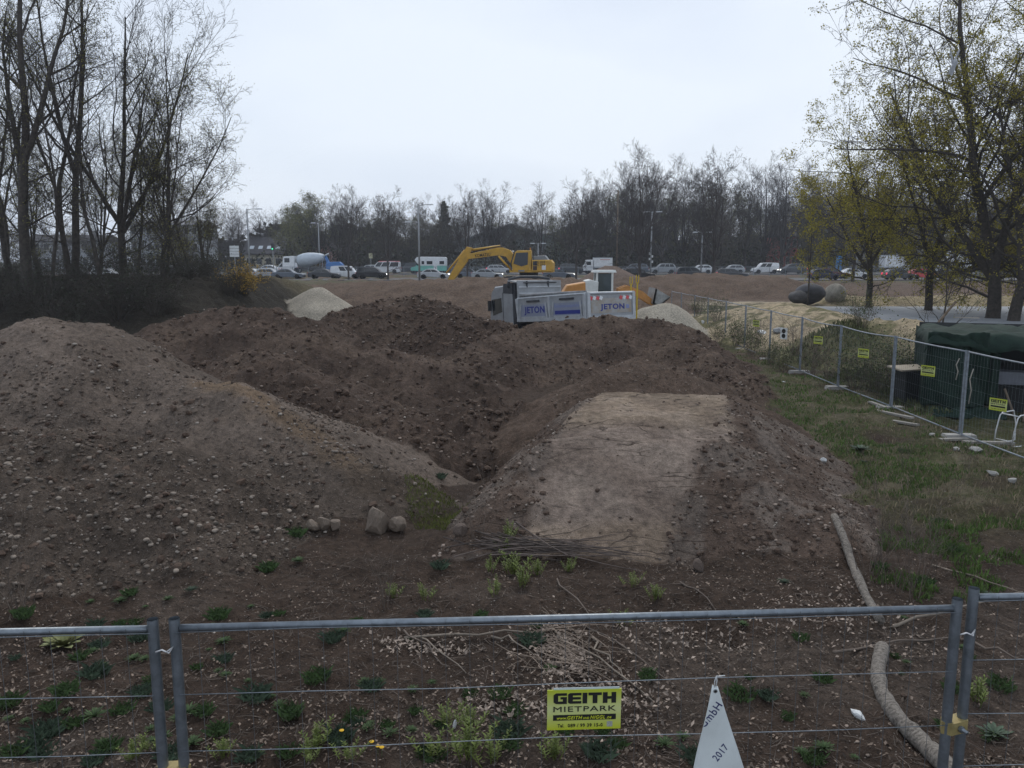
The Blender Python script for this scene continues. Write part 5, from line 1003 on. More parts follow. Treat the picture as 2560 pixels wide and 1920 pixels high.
FAR = [  # kind, column, top row, distance, label
 ('C', 20, 560, 165), ('B', 90, 548, 170), ('C', 160, 560, 160), ('B', 240, 548, 172), ('C', 320, 552, 168), ('B', 400, 540, 172), ('C', 470, 545, 168), ('B', 545, 520, 172), ('A', 600, 512, 180), ('B', 650, 520, 182), ('B', 705, 528, 184),
 ('G', 735, 520, 172), ('G', 785, 500, 176), ('B', 800, 505, 172), ('A', 850, 470, 170), ('A', 895, 475, 174), ('D', 925, 505, 170), ('A', 957, 492, 180), ('D', 985, 520, 172), ('D', 1020, 510, 176), ('A', 1058, 492, 184), ('D', 1085, 520, 168), ('B', 1120, 510, 176),
 ('A', 1170, 470, 172), ('A', 1215, 460, 170), ('B', 1260, 478, 174), ('D', 1300, 530, 180), ('A', 1355, 465, 166), ('B', 1420, 480, 170), ('A', 1470, 455, 172), ('A', 1510, 435, 176), ('A', 1570, 385, 168), ('A', 1620, 395, 170), ('B', 1660, 425, 166),
 ('A', 1710, 398, 172), ('A', 1760, 410, 176), ('D', 1800, 430, 168), ('A', 1860, 410, 170), ('A', 1905, 395, 172), ('A', 1950, 392, 168), ('B', 2000, 430, 172), ('D', 2060, 455, 170), ('B', 2120, 450, 176), ('A', 2190, 440, 172), ('B', 2260, 450, 170), ('A', 2340, 430, 174), ('B', 2420, 450, 170), ('B', 2500, 440, 172), ('A', 2580, 440, 172)]
def wood_zone(px):
    for lim, tx in ((560, 'behind the bare trees of the bank'), (760, 'behind the cream house'), (900, 'behind the mixer truck'), (1040, 'behind the red roofed minibus'), (1200, 'behind the excavator boom'), (1400, 'behind the excavator cab'), (1560, 'behind the white box truck'), (1700, 'behind the twin armed lamp post'), (1880, 'behind the dark spreading street tree'), (2040, 'behind the white passenger van'), (9999, 'behind the maples')):
        if px < lim: return tx
LBL = {'A': 'tall upswept leafless tree in the far wood', 'B': 'spreading leafless tree in the far wood', 'C': 'small rounded leafless tree beyond the road', 'G': 'pale green budding tree across the road', 'D': 'brownish budding tree in the far wood'}
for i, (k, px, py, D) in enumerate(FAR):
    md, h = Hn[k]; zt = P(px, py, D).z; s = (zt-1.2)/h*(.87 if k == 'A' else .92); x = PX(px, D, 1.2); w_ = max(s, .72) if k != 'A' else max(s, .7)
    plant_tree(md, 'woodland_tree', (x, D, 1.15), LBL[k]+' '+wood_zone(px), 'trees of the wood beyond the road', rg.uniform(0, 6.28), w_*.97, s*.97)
for i in range(62):   # second row that thickens the wood
    px = 690+33*i+rg.uniform(-18, 18); D = rg.uniform(184, 212); md, h = Hn['DGBDA'[i % 5]]; zt = P(px, 545-(75 if px > 1450 else 0)+rg.uniform(-15, 25), D).z; s = (zt-1.2)/h*.84
    if px < 720: continue
    plant_tree(md, 'woodland_tree', (PX(px, D, 1.2), D, 1.15), 'crowded tree deep in the far wood '+wood_zone(px), 'trees in the depth of the wood', rg.uniform(0, 6.28), max(s, .75), s)
t = empty('fir_tree', (PX(1112, 182, 1.2), 182, 1.15), 0, 'dark pointed fir rising above the leafless wood', 'tree'); hf = P(1112, 505, 182).z-1.15
MB().tube([(0, 0, 0), (0, 0, hf)], [.3, .03], 7).build('trunk', M_bark, t); V = []; Fc = []
for i in range(900):
    f = rg.random()**.8; z = 2+f*(hf-2.2); rr = (1-f)**.8*3.2*rg.uniform(.3, 1); a = rg.uniform(0, 6.28); c = np.array([math.cos(a)*rr, math.sin(a)*rr, z-rr*.35]); q = rg.normal(size=(3, 3))*.35; V += [tuple(c+q[0]), tuple(c+q[1]), tuple(c+q[2])]; Fc.append((3*i, 3*i+1, 3*i+2))
MB().add(V, Fc).build('crown', M_fir, t)
# undergrowth mass at the foot of the wood
Vs, Fs = [], []
n = 26000; xx = rg.uniform(-95, 125, n); yy = rg.uniform(158, 215, n); zz = 1.2+rg.random(n)**1.5*(4.6+1.3*np.sin(xx*.13)+1.2*np.sin(xx*.41+1)+(yy-158)*.06); Rm = rots(n); sz = rg.uniform(.25, .75, n)
q = np.array([(-.5, 0, 0), (0, -.4, 0), (.5, 0, 0), (0, .4, 0)]); V = np.einsum('nij,kj->nki', Rm, q)*sz[:, None, None]+np.stack([xx, yy, zz], 1)[:, None, :]
o = link(bpy.data.objects.new('undergrowth', np_mesh('undergrowth', V.reshape(-1, 3), np.arange(n*4).reshape(-1, 4), mat('undergrowth_leaf', (.030, .038, .018), .9, 0, .4, .25, col2=(.034, .029, .023), island=.4), False))); lab(o, 'dense dark green undergrowth along the foot of the wood', 'undergrowth', kind='stuff')
n = 34000; xx = rg.uniform(-80, 175, n); yy = rg.uniform(206, 238, n); zz = 1.0+rg.random(n)**.9*(9.0+2.0*np.sin(xx*.09)+1.5*np.sin(xx*.31+2)); Rm = rots(n); sz = rg.uniform(.8, 2.0, n)
V = np.einsum('nij,kj->nki', Rm, q)*sz[:, None, None]+np.stack([xx, yy, zz], 1)[:, None, :]
o = link(bpy.data.objects.new('woodland', np_mesh('woodland', V.reshape(-1, 3), np.arange(n*4).reshape(-1, 4), mat('woodland_thicket', (.045, .042, .033), .95, 0, .35, .2, col2=(.035, .033, .026), island=.4), False))); lab(o, 'dense brown thicket closing the far wood behind its trees', 'wood', kind='stuff')
# street trees between the excavations and the road
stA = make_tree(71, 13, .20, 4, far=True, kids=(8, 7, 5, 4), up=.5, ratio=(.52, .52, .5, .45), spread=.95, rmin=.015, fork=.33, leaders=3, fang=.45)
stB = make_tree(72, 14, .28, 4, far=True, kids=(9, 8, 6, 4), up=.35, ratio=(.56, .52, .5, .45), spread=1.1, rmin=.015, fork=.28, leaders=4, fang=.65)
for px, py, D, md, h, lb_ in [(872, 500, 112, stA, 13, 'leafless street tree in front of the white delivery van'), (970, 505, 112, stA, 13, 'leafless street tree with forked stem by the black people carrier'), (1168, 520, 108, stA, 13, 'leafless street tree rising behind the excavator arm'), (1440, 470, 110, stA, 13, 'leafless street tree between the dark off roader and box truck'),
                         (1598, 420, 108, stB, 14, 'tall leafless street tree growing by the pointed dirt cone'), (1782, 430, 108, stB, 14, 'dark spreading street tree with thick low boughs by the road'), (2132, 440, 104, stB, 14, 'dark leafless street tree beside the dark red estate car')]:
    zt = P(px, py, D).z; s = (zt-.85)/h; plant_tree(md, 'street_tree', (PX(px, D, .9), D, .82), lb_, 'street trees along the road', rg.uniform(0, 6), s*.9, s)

# ================================================================ HOUSES AND ROADSIDE
M_roof = mat('dark_roof_tile', (.055, .052, .058), .85, 0, .2, 1.5); M_cream = mat('cream_render', (.46, .42, .33), .9, 0, .1, .8); M_grayw = mat('grey_render', (.25, .25, .25), .9, 0, .1, .8)
def house(px0, px1, D, eave, ridge, wallm, roofm, label, dep=9, windows=4, gable=False, z0=1.15, name='house', sky=0, rows=1):
    x0, x1 = PX(px0, D, 3), PX(px1, D, 3); ze, zr = P(px0, eave, D).z, P(px0, ridge, D).z; w_ = x1-x0
    t = empty(name, ((x0+x1)/2, D, z0), 0, label, 'building'); he, hr = ze-z0, zr-z0
    MB().box((0, dep/2, he/2), (w_, dep, he)).build('wall', wallm, t)
    if gable:
        rf = MB().prism([(-w_/2-.5, he-.15), (0, hr), (w_/2+.5, he-.15), (w_/2+.5, he+.2), (0, hr+.35), (-w_/2-.5, he+.2)], -.6, dep+.6).build('roof', roofm, t); MB().prism([(-w_/2, he), (w_/2, he), (0, hr)], .02, dep).build('gable_wall', wallm, t)
    else:
        rf = MB().add([(-w_/2-.4, -.6, he-.2), (w_/2+.4, -.6, he-.2), (w_/2+.4, dep/2, hr), (-w_/2-.4, dep/2, hr), (w_/2+.4, dep+.6, he-.2), (-w_/2-.4, dep+.6, he-.2), (-w_/2-.4, -.6, he-.4), (w_/2+.4, -.6, he-.4), (w_/2+.4, dep+.6, he-.4), (-w_/2-.4, dep+.6, he-.4)], [(0, 1, 2, 3), (3, 2, 4, 5), (0, 3, 5, 9, 6), (1, 7, 8, 4, 2), (6, 7, 1, 0), (5, 4, 8, 9)]).build('roof', roofm, t)
        MB().box((w_*.25, dep/2+1, hr+.3), (.8, .8, 1.4)).build('chimney', M_grayw, rf)
        for i in range(sky): k = .35; MB().box((-w_/2+w_*(i+.7)/(sky+.4), -.6+(dep/2+.6)*k, he-.2+(hr-he+.2)*k+.05), (.9, 1.1, .08), (math.atan2(hr-he+.2, dep/2+.6), 0, 0)).build('skylight', mat('skylight_glass', (.5, .55, .6), .15, 0, .05, 3), rf)
    for rw in range(rows):
        for i in range(windows):
            wx = -w_/2+w_*(i+.5)/windows; wz = he*(.55 if rows == 1 else (rw+.55)/rows); f = MB().box((wx, -.03, wz), (w_/windows*.6, .08, he*(.36 if rows == 1 else .5/rows))).build('window', mat('window_frame', (.5, .48, .45), .7, 0, .1, 2), t); MB().box((wx, -.08, wz), (w_/windows*.52, .03, he*(.3 if rows == 1 else .4/rows))).build('pane', M_glass, f)
    return t
house(612, 708, 176, 632, 590, M_cream, M_roof, 'low cream house with dark roof and four skylights beyond the mixer truck', 9, 4, sky=4)
house(708, 742, 180, 628, 597, M_grayw, M_roof, 'grey gabled house end beside the cream house', 10, 1, True)
house(788, 828, 184, 622, 600, mat('pink_render', (.42, .24, .22), .9, 0, .1, .8), M_roof, 'small pink gabled house showing behind the street trees', 9, 2, True)
house(1128, 1428, 192, 610, 562, mat('glass_green_wall', (.22, .26, .26), .5, 0, .3, .3), mat('pale_roof', (.30, .33, .35), .6, .1, .1, .5), 'wide hall with pale low pitched roof hidden in the wood', 16, 10, True, name='hall')
house(1945, 1992, 188, 588, 570, mat('red_render', (.30, .10, .09), .9, 0, .15, .6), M_roof, 'red house front glimpsed through the dark wood', 9, 3, rows=2)
house(2150, 2330, 186, 600, 575, mat('beige_render', (.33, .31, .28), .9, 0, .15, .6), M_roof, 'long beige building behind the maples', 10, 8, rows=2)
house(330, 500, 185, 560, 548, mat('pale_block', (.36, .38, .41), .9, 0, .1, .6), mat('flat_roof', (.2, .2, .21), .8, 0, .1, 1), 'pale apartment block behind the bare trees of the bank', 12, 9, rows=3, name='apartment_block')
house(60, 250, 190, 600, 585, mat('pale_wall', (.33, .345, .37), .9, 0, .1, .6), M_roof, 'pale grey house row far behind the thick straight trunk', 12, 8, rows=2, name='house_row')
# road railing between the carriageways
t = empty('road_railing', (0, 127, 1.05), 0, 'long grey metal railing between the two carriageways', 'railing')
for z in (.25, 1.45): MB().box((8, 0, z), (170, .05, .06)).build('rail', M_galv_far, t)
p0 = None
for i in range(69):
    if p0 is None: p0 = MB().box((0, 0, .75), (.07, .07, 1.5)).build('post', M_galv_far, t); o = p0
    else: o = link(p0.copy(), t)
    o.location = (-77+2.5*i, 0, 0)
wm = MB()
for i in range(1130): wm.box((-77+.15*i, 0, .85), (.022, .022, 1.15))
wm.build('bars', M_galv_far, t)['kind'] = 'stuff'
# lamp posts
M_pole = mat('lamp_pole', (.27, .28, .29), .6, .3, .15, 2); M_lhead = mat('lamp_head', (.55, .57, .60), .5, 0, .08, 3)
def lamp(px, D, top, arms, label, z0=.85, mid=None, r=.14, m=None, banners=0):
    x = PX(px, D, z0); h = P(px, top, D).z-z0; t = empty('street_lamp', (x, D, z0), 0, label, 'street lamp', 'street lamps along the road')
    MB().tube([(0, 0, 0), (0, 0, h)], [r, r*.6], 8).build('pole', m or M_pole, t, True)
    for (dx, dz) in arms:
        MB().tube([(0, 0, h-.15+dz), (dx*.5, 0, h-.03+dz), (dx, 0, h+dz)], .04, 6).build('arm', m or M_pole, t, True); MB().box((dx+(.35 if dx > 0 else -.35), 0, h-.02+dz), (.9, .28, .14), None, .8).build('lamp_head', M_lhead, t)
    for i in range(banners): MB().box((.18*(-1)**i, -.05, 2.2+.42*i), (.34, .02, .36)).build('poster', mat('poster_white', (.55, .56, .56), .7, 0, .25, 6), t)
    return t
lamp(626, 104, 522, [(1.2, 0)], 'tall lamp post at the wooded bank end with one arm', .9); lamp(1049, 106, 511, [(1.2, 0), (-1.0, -2.2)], 'tall lamp post with two staggered arms beside the pale silver saloon')
lamp(1626, 128, 529, [(.8, 0), (-.8, 0)], 'twin armed lamp post hung with white posters', 1.1, banners=4); lamp(1752, 130, 580, [(.7, 0), (-.7, 0)], 'short twin armed lamp post behind the dark spreading street tree', 1.1); lamp(1345, 150, 608, [(.7, 0), (-.7, 0)], 'short twin armed lamp post above the excavator cab', 1.28)
lamp(800, 152, 557, [(-.6, 0)], 'single armed lamp post behind the mixer drum', 1.28); lamp(2139, 130, 612, [(.6, 0)], 'pale lamp post behind the young maple trunk', 1.1)
def pole(name, px, D, top, label, cat, z0=.9, r=.07, m=None):
    x = PX(px, D, z0); h = P(px, top, D).z-z0; t = empty(name, (x, D, z0), 0, label, cat); MB().tube([(0, 0, 0), (0, 0, h)], [r, r*.8], 7).build('pole', m or M_pole, t, True); return t, h
pole('wooden_pole', 1541, 126, 475, 'plain wooden mast standing before the dark wood', 'mast', 1.1, .13, M_wood)
t, h = pole('traffic_light', 685, 125, 610, 'dark traffic light on a mast before the cream house', 'traffic light', 1.1); MB().box((0, -.1, h-.45), (.36, .3, 1.0)).build('signal_head', M_black, t); MB().lathe([(.11, -.02), (.11, .02)], 12, 'y', (0, -.27, h-.75)).build('green_lens', mat('green_signal', (.02, .3, .15), .4, 0, .1, 3, emit=((.1, 1, .5), 1.2)), t)
for z in (h-.15, h-.45): MB().lathe([(.11, -.02), (.11, .02)], 12, 'y', (0, -.27, z)).build('dark_lens', M_dk, t)
t, h = pole('direction_sign', 590, 110, 612, 'stack of white direction boards on a post at the bank end', 'sign')
for i in range(4): MB().box((0, -.08, h-.3-.38*i), (1.25, .05, .34)).build('sign_board', mat('white_sign', (.6, .62, .63), .6, 0, .08, 4), t)
t, h = pole('direction_sign', 928, 153, 634, 'small yellowish sign on a post before the undergrowth', 'sign', 1.28); MB().box((0, -.08, h-.4), (.7, .04, .95)).build('sign_board', mat('faded_yellow_sign', (.42, .40, .26), .6, 0, .1, 4), t)
t = empty('advertising_column', (PX(2095, 133, 1.1), 133, 1.1), 0, 'bright blue advertising panel beside the road', 'panel'); MB().box((0, 0, 1.9), (.9, .25, 2.5)).build('blue_panel', mat('bright_blue', (.04, .22, .52), .5, 0, .08, 2), t); MB().box((0, 0, .35), (.5, .2, .7)).build('panel_foot', M_galv_far, t)
# ================================================================ NEAR PLANTS, LITTER AND LOOSE THINGS
M_grass = mat('grass_blade', (.075, .125, .024), .8, 0, .35, 2, island=.4); M_grassy = mat('grass_yellowish', (.12, .135, .03), .8, 0, .3, 2, island=.4); M_dry = mat('dry_grass', (.22, .175, .115), .9, 0, .3, 3, island=.35)
def blades(name, pos, hgt, m, wid=.006, bend=.5):
    n = len(pos); a = RNG.uniform(0, 6.28, n); dx, dy = np.cos(a), np.sin(a); h = hgt*RNG.uniform(.5, 1.3, n); lean = bend*h*RNG.uniform(.2, 1.2, n); b = RNG.uniform(0, 6.28, n); wx, wy = np.cos(b)*wid, np.sin(b)*wid
    p = pos; z0 = p[:, 2]-.01
    V = np.stack([np.stack([p[:, 0]-wx, p[:, 1]-wy, z0], 1), np.stack([p[:, 0]+wx, p[:, 1]+wy, z0], 1), np.stack([p[:, 0]+dx*lean*.4+wx*.7, p[:, 1]+dy*lean*.4+wy*.7, z0+h*.65], 1), np.stack([p[:, 0]+dx*lean, p[:, 1]+dy*lean, z0+h*(1-.15*bend)], 1)], 1)
    me = np_mesh(name, V.reshape(-1, 3), np.arange(n*4).reshape(-1, 4), m, False); return me
def grass_area(n, x0, x1, y0, y1, keep, hgt, m, label, wid=.007):
    p = scatter(n, x0, x1, y0, y1, keep); wd = wid*np.clip(p[:, 1]/12, 1, 3); o = link(bpy.data.objects.new('grass', blades('grass', p, hgt, m, wd))); lab(o, label, 'grass', kind='stuff'); return o
gmask = lambda x, y: fbm(x*.6, y*.6, 30, 4)+.35*fbm(x*2.2, y*2.2, 34, 3)
grass_area(75000, .22, .72, 7.2, 34, lambda x, y, k: (k == -1) & (x-.10*(np.maximum(y, 12)-12) > 4.0+.6*gmask(x*1.7, y*1.7)) & (x < 10.6) & (gmask(x, y) > -.5) & (fbm(x*1.3, y*1.3, 77, 3) >-.02+.16*np.maximum(0, 11.5-y)), .085, M_grass, 'short green grass between the earth mounds and the track fence')
grass_area(10000, .22, .70, 10.5, 34, lambda x, y, k: (k == -1) & (x-.10*(y-12) > 3.8) & (x < 10.6), .10, M_dry, 'dry straw coloured grass among the green by the track fence')
grass_area(24000, .32, .72, 20, 34, lambda x, y, k: (x > 10.6) & (gmask(x, y) > .0) & ((y < 28) | (x < 13.5)) & ((k == -1) | ((k == 15) & (x < 14.2))), .22, mat('rough_grass', (.075, .085, .030), .85, 0, .35, 1.5, island=.4), 'rough weedy grass outside the track fence', .01)
grass_area(16000, -.2, -.04, 9.6, 13.4, lambda x, y, k: ((x+1.15)**2/.22+(y-11.5)**2/.9 < 1+.8*gmask(x*2, y*2)), .06, M_grassy, 'low yellowish grass in the hollow between gravel heap and ramp', .004)
# leaf litter and twigs
M_leaf = mat('dead_leaf', (.19, .145, .11), .9, 0, .3, 9, col2=(.085, .06, .045), island=.75); M_stick = mat('dead_stick', (.115, .09, .072), .9, 0, .3, 8, island=.4)
def flakes(name, p, size, m, label):
    n = len(p); tilt = RNG.normal(size=(n, 2))*.45; a = RNG.uniform(0, 6.28, n); sz = size*RNG.uniform(.5, 1.4, n); ca, sa = np.cos(a), np.sin(a)
    q = np.array([(-.5, 0), (-.1, -.32), (.5, 0), (-.1, .32)]); lx = q[None, :, 0]*sz[:, None]; ly = q[None, :, 1]*sz[:, None]; X_ = lx*ca[:, None]-ly*sa[:, None]; Y_ = lx*sa[:, None]+ly*ca[:, None]; cur = np.array([.0, -.12, .12, .12])[None, :]*sz[:, None]
    V = np.stack([X_+p[:, 0:1], Y_+p[:, 1:2], p[:, 2:3]+.012+X_*tilt[:, :1]+Y_*tilt[:, 1:]+np.abs(cur)], 2); o = link(bpy.data.objects.new(name, np_mesh(name, V.reshape(-1, 3), np.arange(n*4).reshape(-1, 4), m, False))); lab(o, label, 'litter', kind='stuff'); return o
lit = scatter(20000, -.75, .75, 4.3, 9.5, lambda x, y, k: (k == -1) & ((fbm(x*1.2, y*1.2, 55, 3) > .05) | (RNG.random(x.shape) < .25)))
flakes('leaf_litter', lit, .027, M_leaf, 'scattered dead leaves on the soil behind the front fence')
pat = np.concatenate([np.stack([RNG.normal(c[0], c[2], c[4]), RNG.normal(c[1], c[3], c[4])], 1) for c in [(.38, 7.0, .12, .3, 450), (.55, 6.5, .15, .3, 450), (.85, 6.1, .25, .25, 300), (1.6, 7.2, .5, .25, 350), (-.05, 5.9, .25, .2, 300), (-.9, 7.0, .3, .12, 250), (3.3, 7.5, .5, .5, 500)]]); pz = height(pat[:, 0], pat[:, 1])[0]
flakes('leaf_heap', np.column_stack([pat, pz+RNG.uniform(0, .03, len(pat))]), .036, mat('pale_dead_leaf', (.30, .24, .195), .9, 0, .3, 9, col2=(.15, .115, .09), island=.6), 'pale dead leaves raked into drifts behind the front fence')
def stick_bits(n, x0, x1, y0, y1, L, r, m, label, keep=lambda x, y, k: k < 99):
    p = scatter(n, x0, x1, y0, y1, keep); n = len(p); a = RNG.uniform(0, 6.28, n); l = L*RNG.uniform(.3, 1.5, n); d = np.stack([np.cos(a), np.sin(a), RNG.normal(size=n)*.12], 1); T_ = Tree(1, .1, .01, 0); T_.br = [[]]; T_.lev = 0
    for i in range(n):
        c = p[i]+np.array([0, 0, .012]); o1 = np.cross(d[i], [0, 0, 1])*RNG.normal()*.08*l[i]; T_.br[0].append(([c-d[i]*l[i]/2, c+o1, c+d[i]*l[i]/2], [r, r*.9, r*.6]))
    me = T_.mesh('twigs', [0], m, 3); o = link(bpy.data.objects.new('twig_litter', me)); lab(o, label, 'twigs', kind='stuff')
stick_bits(4200, -.75, .75, 4.3, 9.8, .14, .0028, M_stick, 'short dead twigs strewn over the soil behind the front fence', lambda x, y, k: k == -1)
def straw(n, c, sd, L, m, label):
    T_ = Tree(1, .1, .01, 0); T_.br = [[]]; T_.lev = 0; xy = RNG.normal(size=(n, 2))*sd+c; zz = height(xy[:, 0], xy[:, 1])[0]
    for i in range(n):
        a = R(-58)+RNG.normal()*.8; d = np.array([math.cos(a), math.sin(a), RNG.normal()*.1])*L*RNG.uniform(.4, 1.2)/2; p = np.array([*xy[i], zz[i]+.015+.03*RNG.random()]); T_.br[0].append(([p-d, p+np.array([0, 0, .012]), p+d], [.0035, .003, .002]))
    o = link(bpy.data.objects.new('dry_straw', T_.mesh('dry_straw', [0], m, 3))); lab(o, label, 'straw', kind='stuff')
straw(150, (.5, 6.9), (.16, .32), .5, mat('pale_straw', (.20, .155, .12), .9, 0, .3, 6, island=.4), 'flattened pale dry stalks lying behind the yellow sign')
# weed tufts, each a thing
def tuft_mesh(seed, n, h, rad, m, wid=.005, bend=.9):
    rg = np.random.default_rng(seed); a = rg.uniform(0, 6.28, n); r = rad*np.sqrt(rg.random(n)); return blades('leaves', np.stack([np.cos(a)*r, np.sin(a)*r, np.zeros(n)], 1), h, m, wid, bend)
def stem_weed(seed, n, h, m):
    """leafy upright weed: stems set with narrow leaves"""
    rg = np.random.default_rng(seed); V, Fc, S = [], [], MB()
    for i in range(n):
        a = rg.uniform(0, 6.28); b = np.array([math.cos(a), math.sin(a), 0])*.06*rg.random(); tp = b*2.6+np.array([rg.normal()*.02, rg.normal()*.02, h*rg.uniform(.55, 1.05)]); S.tube([b-np.array([0, 0, .02]), tp], [.0035, .002], 4)
        for j in range(22):
            f = .2+.8*j/22; c = b+(tp-b)*f; t_ = j*2.4+a; L = .04*(1.1-.5*f)*rg.uniform(.7, 1.2); d = np.array([math.cos(t_), math.sin(t_), .55]); s_ = np.array([-math.sin(t_), math.cos(t_), 0])*.006; k = len(V); V += [tuple(c), tuple(c+d*L*.5+s_), tuple(c+d*L), tuple(c+d*L*.5-s_)]; Fc.append((k, k+1, k+2, k+3))
    me = bpy.data.meshes.new('leaves'); me.from_pydata(V, [], Fc); me.materials.append(m); st = bpy.data.meshes.new('stems'); st.from_pydata(S.v, [], S.f); st.materials.append(m); return {'leaves': me, 'stems': st}
def rosette(seed, n, L, wd, m, lift=.5):
    rg = np.random.default_rng(seed); V, Fc = [], []
    for i in range(n):
        a = i*2.4+rg.normal()*.15; k_ = lift*(1-.75*i/n)+.06; l = L*(.5+.5*i/n)*rg.uniform(.85, 1.1) if i else L*.4; ca, sa = math.cos(a), math.sin(a); b = len(V)
        for f, w_ in ((0.02, .15), (.3, .7), (.6, 1), (.85, .7), (1, .05)):
            z = l*(k_*1.3*f-.35*k_*f*f*1.6)+.01; x = l*f*math.cos(k_*.8)
            for s in (-1, 0, 1): V.append((ca*x-sa*s*wd*w_*l, sa*x+ca*s*wd*w_*l, z+(.04*l if s else 0)))
        for j in range(4):
            for s in range(2): Fc.append((b+j*3+s, b+j*3+s+1, b+j*3+s+4, b+j*3+s+3))
    me = bpy.data.meshes.new('leaves'); me.from_pydata(V, [], Fc); me.materials.append(m); me.polygons.foreach_set('use_smooth', [True]*len(Fc)); return {'leaves': me}
M_w1 = mat('weed_green', (.052, .092, .026), .75, 0, .3, 6, island=.4); M_w2 = mat('weed_bluegreen', (.055, .085, .05), .75, 0, .3, 6, island=.35); M_w3 = mat('spurge_green', (.095, .125, .018), .7, 0, .25, 6, island=.3); M_mul = mat('mullein_grey', (.21, .225, .11), .85, 0, .2, 10, col2=(.14, .14, .035))
TU = [{'leaves': tuft_mesh(i, 170, .065+.012*i, .085, (M_w1, M_w2, M_w1)[i], .0028)} for i in range(3)]; RO = [rosette(7, 46, .085, .07, M_w1, 1.0), rosette(8, 52, .095, .05, M_w2, .9)]; SP = [stem_weed(3, 7, .20, M_w3), stem_weed(4, 10, .17, M_w3)]
def weed_zone(px): return 'below the gravel heap beside the brass clamp' if px < 420 else 'between the brass clamp and the yellow sign' if px < 1200 else 'around the yellow sign and white pennant' if px < 1900 else 'around the birch logs'
def put(md, name, px, py, label, cat, group, s=1.0, rz=None, sink=.0):
    p = hit(px, py); return plant_tree(md, name, (p.x, p.y, p.z-sink), label, group, rz if rz is not None else RNG.uniform(0, 6.28), s, cat=cat)
GW = 'weed tufts behind the front fence'
tl = [(860, 1585, 0), (1100, 1195, 1), (670, 1425, 2), (745, 1410, 0), (740, 1345, 2), (1100, 1420, 1), (420, 1505, 0), (545, 1545, 2), (350, 1600, 1), (335, 1655, 0), (165, 1735, 2), (115, 1835, 1), (235, 1800, 0), (640, 1745, 1), (725, 1790, 2), (560, 1610, 0), (830, 1600, 1), (1250, 1740, 0), (975, 1845, 2), (850, 1850, 1), (720, 1885, 0), (640, 1900, 2), (1270, 1835, 1), (1410, 1830, 0), (1660, 1870, 2), (1920, 1745, 1), (1850, 1740, 0), (1960, 1460, 1), (2200, 1420, 2), (2310, 1460, 0), (2470, 1490, 1), (2390, 1380, 0), (2350, 1310, 2), (2160, 1160, 1), (2260, 1130, 0), (60, 1545, 2), (480, 1480, 1), (20, 1760, 0), (110, 1890, 1), (470, 1790, 2), (790, 1700, 0), (930, 1720, 1), (480, 1870, 2), (1080, 1895, 0), (1500, 1890, 1), (2470, 1850, 2), (2500, 1720, 0), (1740, 1900, 1), (2060, 1880, 2), (30, 1885, 0), (1330, 1610, 1), (300, 1510, 2), (240, 1690, 1), (890, 1800, 0)]
for i, (px, py, k) in enumerate(tl): put(TU[k] if i % 3 else RO[k % 2], 'weed_tuft', px, py, ('grassy green weed tuft ' if i % 3 else 'leafy green weed rosette ')+weed_zone(px), 'weed', GW, RNG.uniform(.8, 1.35))
for i in range(110):
    px, py = RNG.uniform(-40, 1150) if i % 3 else RNG.uniform(1150, 2600), 1480+430*RNG.random()**.8; put(TU[i % 3] if i % 2 else RO[i % 2], 'weed_tuft', px, py, ('small grassy weed tuft ' if i % 2 else 'small leafy weed rosette ')+weed_zone(px), 'weed', GW, RNG.uniform(.45, .95))
for i, (px, py, s) in enumerate([(1265, 1400, 1.5), (1300, 1470, 1.2), (1240, 1485, 1.0), (1345, 1440, 1.0), (1225, 1430, 1.0), (985, 1495, .9), (1060, 1500, 1.0), (1420, 1430, .9), (1580, 1470, 1.0), (1640, 1500, .9), (1110, 1820, 1.1), (1175, 1820, 1.1), (1080, 1900, 1.2), (1170, 1890, 1.5), (1230, 1910, 1.2), (790, 1870, 1.1), (770, 1900, .9), (330, 1900, .9), (365, 1880, .7), (1390, 1900, 1.1), (1560, 1560, .9), (2450, 1760, 1.2), (870, 1905, .9), (560, 1900, .8), (1270, 1345, 1.2), (1285, 1435, 1.5)]):
    put(SP[i % 2], 'leafy_weed', px, py, 'upright yellow green leafy weed '+weed_zone(px), 'weed', 'upright leafy weeds', s)
put(rosette(9, 40, .24, .15, M_mul, 1.1), 'mullein_rosette', 160, 1622, 'large pale felted leaf rosette behind the fence below the gravel heap', 'plant', None, 1.0); put(rosette(10, 24, .15, .13, M_w2, .8), 'leafy_rosette', 2485, 1845, 'broad green leaf rosette by the fence post at the birch log', 'plant', None, 1.0)
put(rosette(12, 26, .24, .14, M_w2, .9), 'leafy_rosette', 2150, 1132, 'broad grey green leaf rosette at the edge of the grass strip', 'plant', None, 1.1)
M_dand = mat('dandelion_yellow', (.62, .36, .008), .7, 0, .15, 30)
for i, (px, py) in enumerate([(945, 1890), (955, 1893), (930, 1880), (855, 1852)]):
    p = hit(px, py); t = empty('dandelion', p, 0, 'yellow dandelion flower open close to the soil', 'flower', 'dandelions'); MB().tube([(0, 0, -.01), (0, 0, .07)], .002, 5).build('stem', M_w1, t); MB().lathe([(.003, .065), (.016, .075), (.018, .079), (.008, .084), (.001, .085)], 12).build('flower_head', M_dand, t)
